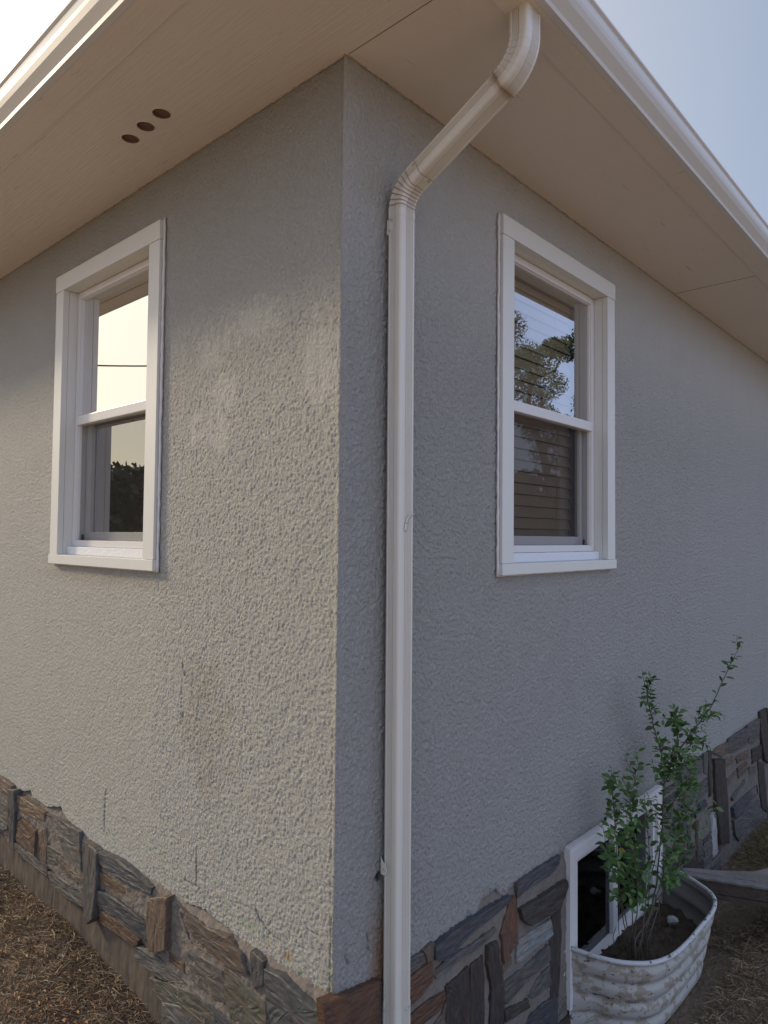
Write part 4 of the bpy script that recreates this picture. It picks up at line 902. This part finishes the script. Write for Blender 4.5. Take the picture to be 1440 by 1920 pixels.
# ------------------------------------------------------------------ wooden platform over the ground
plat = empty('wooden_platform', (.5, 2.5, -.3), 'low weathered wooden platform with a grey board top reaching over the window well', 'platform')
dx, dy = .927, .375                     # direction of its front edge
def pl(a, b, z): return (.075+dx*a-dy*b, 2.225+dy*a+dx*b, z)
def plbox(m, a0, a1, b0, b1, z0, z1):
    vs = [pl(a, b, z) for z in (z0, z1) for a, b in ((a0, b0), (a1, b0), (a1, b1), (a0, b1))]
    m.add(vs, [(3, 2, 1, 0), (4, 5, 6, 7), (0, 1, 5, 4), (1, 2, 6, 5), (2, 3, 7, 6), (3, 0, 4, 7)])
m = MB(); plbox(m, 0, 1.25, 0, .036, -.072, -.012); m.build('beam', M['wood'], plat, bevel=.003)
m = MB(); plbox(m, 0.004, 1.25, -.004, .030, -.096, -.075); m.build('beam', M['wood'], plat, bevel=.003)
m = MB(); plbox(m, -.012, 0, -.002, .034, -.092, -.014); m.build('end_block', M['cap'], plat, bevel=.002)
# cap strip with a wavy worn edge
V = []; F = []; N = 120
for i in range(N+1):
    a = -.02+1.27*i/N; w = .002*math.sin(i*.9)+.003*float(perlin(np.array(i*.31), np.array(1.), 3)); zc_ = .002*float(perlin(np.array(i*.2), np.array(5.), 3))
    for b, z in ((-.010+w, -.012), (-.012+w, -.002+zc_), (-.006, .003+zc_), (.022+w*2, .004+zc_), (.024+w*2, -.011)): V.append(pl(a, b, z))
for i in range(N):
    for k in range(5): F.append((i*5+k, i*5+(k+1) % 5, (i+1)*5+(k+1) % 5, (i+1)*5+k))
me = bpy.data.meshes.new('edge_strip'); me.from_pydata(V, [], F); link('edge_strip', me, M['cap'], plat)
# top board: narrow by the wall, sweeping out in a curve
V = []; F = []; N = 60
def far(a): return .055+.25*a+.004*math.sin(a*25) + (0 if a < .33 else 1.1*(a-.33)**1.15)
for i in range(N+1):
    a = .02+1.2*i/N; b0 = .030+.006*float(perlin(np.array(i*.5), np.array(2.), 8)); b1 = min(far(a), .75); 
    for b, z in ((b0, -.008), (b0, .003+.003*float(perlin(np.array(i*.4), np.array(9.), 8))), ((b0+b1)/2, .001), (b1, -.001), (b1, -.012)): V.append(pl(a, b, z))
for i in range(N):
    for k in range(5): F.append((i*5+k, i*5+(k+1) % 5, (i+1)*5+(k+1) % 5, (i+1)*5+k))
me = bpy.data.meshes.new('top_board'); me.from_pydata(V, [], F); link('top_board', me, M['board'], plat)
m = MB(); plbox(m, .95, 1.03, .05, .13, -.4, -.012); m.build('leg', M['wood'], plat)
m = MB(); plbox(m, 1.1, 1.14, .04, .6, -.09, -.013); m.build('joist', M['wood'], plat)
m = MB(); plbox(m, .62, 1.2, .60, .63, -.45, -.012); m.build('back_board', M['wood'], plat)

# ------------------------------------------------------------------ dry grass thatch, litter
def strands(name, n, reg, lens, wid, pal, seed, lift=.5, curl=1.0, label='', cat='dry grass'):
    g = np.random.default_rng(seed); x, y = reg(g, n); n = len(x)
    L = g.uniform(lens[0], lens[1], n)*g.uniform(.6, 1, n); a = g.uniform(0, 2*np.pi, n); el = np.abs(g.normal(0, .38, n))*lift; el = np.clip(el, .02, 1.3)
    K = 6; pts = np.zeros((n, K, 3)); p = np.stack([x, y, gz(x, y)+g.uniform(.0, .014, n)], -1); cur = a.copy(); ce = el.copy(); kk = g.normal(0, .45, n)*curl
    for k in range(K):
        pts[:, k] = p
        st = L/(K-1); p = p+np.stack([np.cos(cur)*np.cos(ce)*st, np.sin(cur)*np.cos(ce)*st, np.sin(ce)*st], -1)
        cur = cur+kk+g.normal(0, .15, n); ce = ce-g.uniform(.0, .45, n)*lift
    gl = gz(pts[..., 0].ravel(), pts[..., 1].ravel()).reshape(n, K); pts[..., 2] = np.maximum(pts[..., 2], gl+.002)
    w = g.uniform(wid*.5, wid*1.3, n)[:, None, None]; tp = np.linspace(1, .35, K)[None, :, None]
    sidev = np.stack([-np.sin(a), np.cos(a), g.normal(0, .5, n)], -1)[:, None, :]
    V = np.stack([pts-sidev*w*tp/2, pts+sidev*w*tp/2], 2).reshape(-1, 3)
    b = (np.arange(n)*K*2)[:, None]; k = np.arange(K-1)[None, :]*2
    F = np.stack([b+k, b+k+1, b+k+3, b+k+2], -1).reshape(-1, 4)
    me = np_mesh(name, V, F); pal = np.array(pal); c = pal[g.integers(0, len(pal), n)]*g.uniform(.5, 1.35, n)[:, None]
    set_tint(me, np.repeat(c, K*2, 0)); return tag(link(name, me, M['strand'], smooth=False), kind='stuff')
def regL(g, n):
    x = g.uniform(-3.2, -.5, n); y = -g.uniform(.0, 1.0, n)**1.3*1.1-.004; return x, y
def regR(g, n):
    x = g.uniform(.02, 1.3, n); y = g.uniform(.9, 4.6, n)
    inside = (x < .36) & (y > 1.20) & (y < 2.18); bare = (y > 2.45) & (y < 3.25) & (x < .30) & (g.random(n) < .93); return x[~inside & ~bare], y[~inside & ~bare]
def regM(g, n):
    x = .42+g.normal(0, .22, n); y = 3.6+g.normal(0, .3, n); k = x > .05; return x[k], y[k]
P1 = [(.34, .24, .15), (.22, .155, .095), (.12, .085, .055), (.42, .32, .20), (.07, .045, .03), (.24, .14, .07)]
strands('dry_grass', 34000, regL, (.03, .10), .0022, P1, 1, .6, 1.3)
strands('dry_grass', 60000, regR, (.03, .11), .0024, [(.28, .205, .12), (.17, .12, .073), (.36, .28, .17), (.09, .065, .04), (.18, .105, .06)], 2, .6, 1.2)
strands('dry_grass', 9000, regM, (.05, .14), .0026, [(.24, .19, .07), (.18, .15, .05), (.14, .13, .05), (.3, .22, .1)], 3, 1.6, .8)
def under(g, n):
    x = g.uniform(.35, 1.2, n); y = g.uniform(1.9, 2.6, n); return x, y
strands('dry_twig', 260, under, (.12, .34), .0045, [(.22, .13, .08), (.15, .09, .06)], 4, 2.0, 1.6)
def green(g, n):
    k = n//2; x = np.concatenate([g.normal(.62, .10, k), g.normal(-1.35, .12, n-k)]); y = np.concatenate([g.normal(1.55, .12, k), g.normal(-.62, .12, n-k)]); return x, y
strands('green_grass', 260, green, (.03, .08), .003, [(.07, .10, .03), (.10, .12, .04)], 6, 2.0, .5)
# curled dead leaves and bark chips
g = np.random.default_rng(9); m = MB(); cols = []
for k in range(620):
    if k < 380: x = g.uniform(-2.6, -.75); y = -abs(g.normal(.0, .22))-.03
    elif k < 480: x = g.normal(-1.08, .07); y = g.normal(-.27, .05)
    else: x = g.uniform(.35, 1.2); y = g.uniform(1.1, 2.4)
    z = float(gz(x, y))+.012; a = g.uniform(0, 6.28); L = g.uniform(.008, .020); w = L*g.uniform(.25, .6); ca, sa = math.cos(a), math.sin(a); cu = g.uniform(.2, .6)*w
    vs = []
    for i in range(5):
        t = i/4.; ww = w*math.sin(math.pi*(.12+.76*t)); zz = z+.25*L*math.sin(t*3.1)*g.uniform(.3, 1)
        for s_, h in ((-1, cu), (0, 0), (1, cu)): vs.append((x+ca*(t-.5)*L-sa*ww*s_*.5, y+sa*(t-.5)*L+ca*ww*s_*.5, zz+h))
    m.add(vs, [(i*3+j, i*3+j+1, i*3+j+4, i*3+j+3) for i in range(4) for j in range(2)])
    c = [(.30, .17, .09), (.22, .13, .07), (.38, .26, .15), (.14, .09, .06)][int(g.integers(0, 4))] if not 380 <= k < 480 else (.34, .19, .10)
    cols += [c]*15
o = m.build('leaf_litter', M['strand'], recalc=False); set_tint(o.data, np.array(cols)); tag(o, kind='stuff')

# ------------------------------------------------------------------ what the panes reflect: trees, a neighbouring house, a utility wire
def tree(name, x, y, h, crown, n, label, seed, col=(.055, .085, .030)):
    q = random.Random(seed); z0 = float(gz(x, y)); root = empty(name, (x, y, z0), label, 'tree', 'trees across the yard')
    tr = MB(); H = h*.9; base = Vector((x, y, z0-.1))
    trunk = [base+Vector((q.uniform(-.15, .15)*t*3, q.uniform(-.15, .15)*t*3, H*t)) for t in np.linspace(0, 1, 7)]
    tr.tube(trunk, [h*.028*(1-.85*t) for t in np.linspace(0, 1, 7)], 8)
    clumps = []
    for k in range(int(34*crown)):
        t = q.uniform(.25, 1.0); a = q.uniform(0, 6.28); p = base+Vector((0, 0, H*t)); rr = h*.30*crown*math.sin(math.pi*min(1, (t-.12)*1.02))**.6*q.uniform(.45, 1.05)
        e = p+Vector((math.cos(a)*rr, math.sin(a)*rr, h*.10*q.uniform(.2, 1)))
        if t > .45 or q.random() < .6: tr.tube([p, (p+e)/2+Vector((0, 0, -.03*h)), e], [h*.006, h*.004, h*.002], 5)
        clumps.append((e, h*q.uniform(.045, .10)))
    tr.build('trunk', M['bark'], root, smooth=True)
    g = np.random.default_rng(seed); C_ = np.array([c[0] for c in clumps]); Rr = np.array([c[1] for c in clumps]); i = g.integers(0, len(C_), n)
    d = g.normal(0, 1, (n, 3)); d /= np.linalg.norm(d, axis=1)[:, None]; P = C_[i]+d*(Rr[i]*g.uniform(.3, 1, n)**.6)[:, None]*np.array([1.15, 1.15, .75])
    u = g.normal(0, 1, (n, 3)); u /= np.linalg.norm(u, axis=1)[:, None]; v = np.cross(u, g.normal(0, 1, (n, 3))); v /= np.linalg.norm(v, axis=1)[:, None]
    s = g.uniform(.025, .055, n)[:, None]*h/9; V = np.stack([P-u*s, P+v*s*.5, P+u*s, P-v*s*.5], 1).reshape(-1, 3)
    me = np_mesh('crown', V, np.arange(4*n).reshape(n, 4)); c = np.array(col)*g.uniform(.6, 1.5, n)[:, None]; set_tint(me, np.repeat(c, 4, 0))
    link('crown', me, M['leaf'], root)
tree('deciduous_tree', 7.0, 13.7, 6.9, .70, 42000, 'broad green tree whose crown shows in the middle of the right window pane', 3)
tree('deciduous_tree', 8.3, 12.9, 7.4, .66, 36000, 'darker tree reflected at the left of the right window pane', 5, (.04, .065, .028))
tree('deciduous_tree', 4.75, 14.6, 8.6, .62, 36000, 'tall tree with drooping boughs reflected at the right of the right window pane', 8, (.045, .07, .03))
nb = empty('neighbor_house', (-15.5, -8.5, 0), 'pale sided neighbouring house mirrored in the lower pane of the left window', 'house')
m = MB()
zz = .2; xa, ya = -11.75, -5.95; xb, yb = -11.0, -10.9
def nbp(t, o, z): 
    dxn, dyn = (.15, -.989); return (xa+dxn*t-o*.989, ya+dyn*t-o*.15, z)
while zz < 2.35:
    vs = [nbp(-.2, -.02, zz), nbp(7, -.02, zz), nbp(7, 0, zz+.10), nbp(-.2, 0, zz+.10)]; m.add(vs, [(0, 1, 2, 3)]); m.add([nbp(-.2, 0, zz+.1), nbp(7, 0, zz+.1), nbp(7, -.02, zz+.1), nbp(-.2, -.02, zz+.1)], [(0, 1, 2, 3)]); zz += .10
m.add([nbp(-.2, 0, 0), nbp(-.2, 8, 0), nbp(-.2, 8, 2.4), nbp(-.2, 0, 2.4)], [(0, 1, 2, 3)]); m.add([nbp(7, 0, 0), nbp(7, 8, 0), nbp(7, 8, 2.4), nbp(7, 0, 2.4)], [(0, 1, 2, 3)])
m.build('wall', mat('pale_siding', (.62, .56, .46), .6), nb)
m = MB(); vs = [nbp(-.6, -.4, 2.4), nbp(7.4, -.4, 2.4), nbp(7.4, 8.4, 2.4), nbp(-.6, 8.4, 2.4), nbp(2.6, 4, 3.9), nbp(4.4, 4, 3.9)]; m.add(vs, [(0, 1, 5, 4), (1, 2, 5), (2, 3, 4, 5), (3, 0, 4), (3, 2, 1, 0)]); m.build('roof', M['roof'], nb)
def hedge(name, P, wd, h, n, label, seed, col):
    g = np.random.default_rng(seed); P = np.array(P); t = g.random(n); i = np.minimum((t*(len(P)-1)).astype(int), len(P)-2); f = t*(len(P)-1)-i
    c = P[i]*(1-f)[:, None]+P[i+1]*f[:, None]; top = h*(1+.12*fbm(t*14, t*0+seed, seed)); z = top*g.random(n)**.55; off = g.normal(0, wd*.33, (n, 2))
    p = np.stack([c[:, 0]+off[:, 0], c[:, 1]+off[:, 1], z], -1); u = g.normal(0, 1, (n, 3)); u /= np.linalg.norm(u, axis=1)[:, None]; v = np.cross(u, g.normal(0, 1, (n, 3))); v /= np.linalg.norm(v, axis=1)[:, None]
    s = g.uniform(.06, .13, n)[:, None]; V = np.stack([p-u*s, p+v*s*.6, p+u*s, p-v*s*.6], 1).reshape(-1, 3); me = np_mesh(name, V, np.arange(4*n).reshape(n, 4))
    set_tint(me, np.repeat(np.array(col)*g.uniform(.6, 1.4, n)[:, None], 4, 0)); return tag(link(name, me, M['leaf']), label, 'hedge')
hedge('hedge', [(-12.2, -3.0), (-10.9, -5.2), (-10.2, -8), (-9.4, -12)], 1.2, 2.75, 20000, 'dark hedge in front of the pale neighbouring house', 4, (.035, .05, .022))
tree('evergreen_tree', -13.4, -4.1, 2.9, .9, 12000, 'low dark tree left of the pale neighbouring house', 12, (.03, .045, .022))
hedge('hedge', [(4.5, 15.2), (7, 14.6), (10, 12.5), (13, 9)], 1.4, 3.1, 16000, 'tall hedge at the far end of the side yard under the trees', 14, (.04, .06, .025))
wr = empty('utility_wire', (-12, -5.4, 0), 'black overhead utility wire with its wooden poles, mirrored across the upper left pane', 'wire')
m = MB(); A = Vector((-13.9, -1.4, 4.62)); B = Vector((-9.9, -10.6, 5.66)); pts = [A.lerp(B, t)-Vector((0, 0, .35*4*t*(1-t)*.12)) for t in np.linspace(-.6, 1.6, 24)]; m.tube(pts, .016, 5); m.build('wire', M['black'], wr)
for e in (pts[0], pts[-1]):
    m = MB(); m.tube([(e.x, e.y, -.2), (e.x, e.y, e.z+.5)], [.14, .11], 10); m.build('pole', M['wood'], wr)
S.render.film_transparent = False
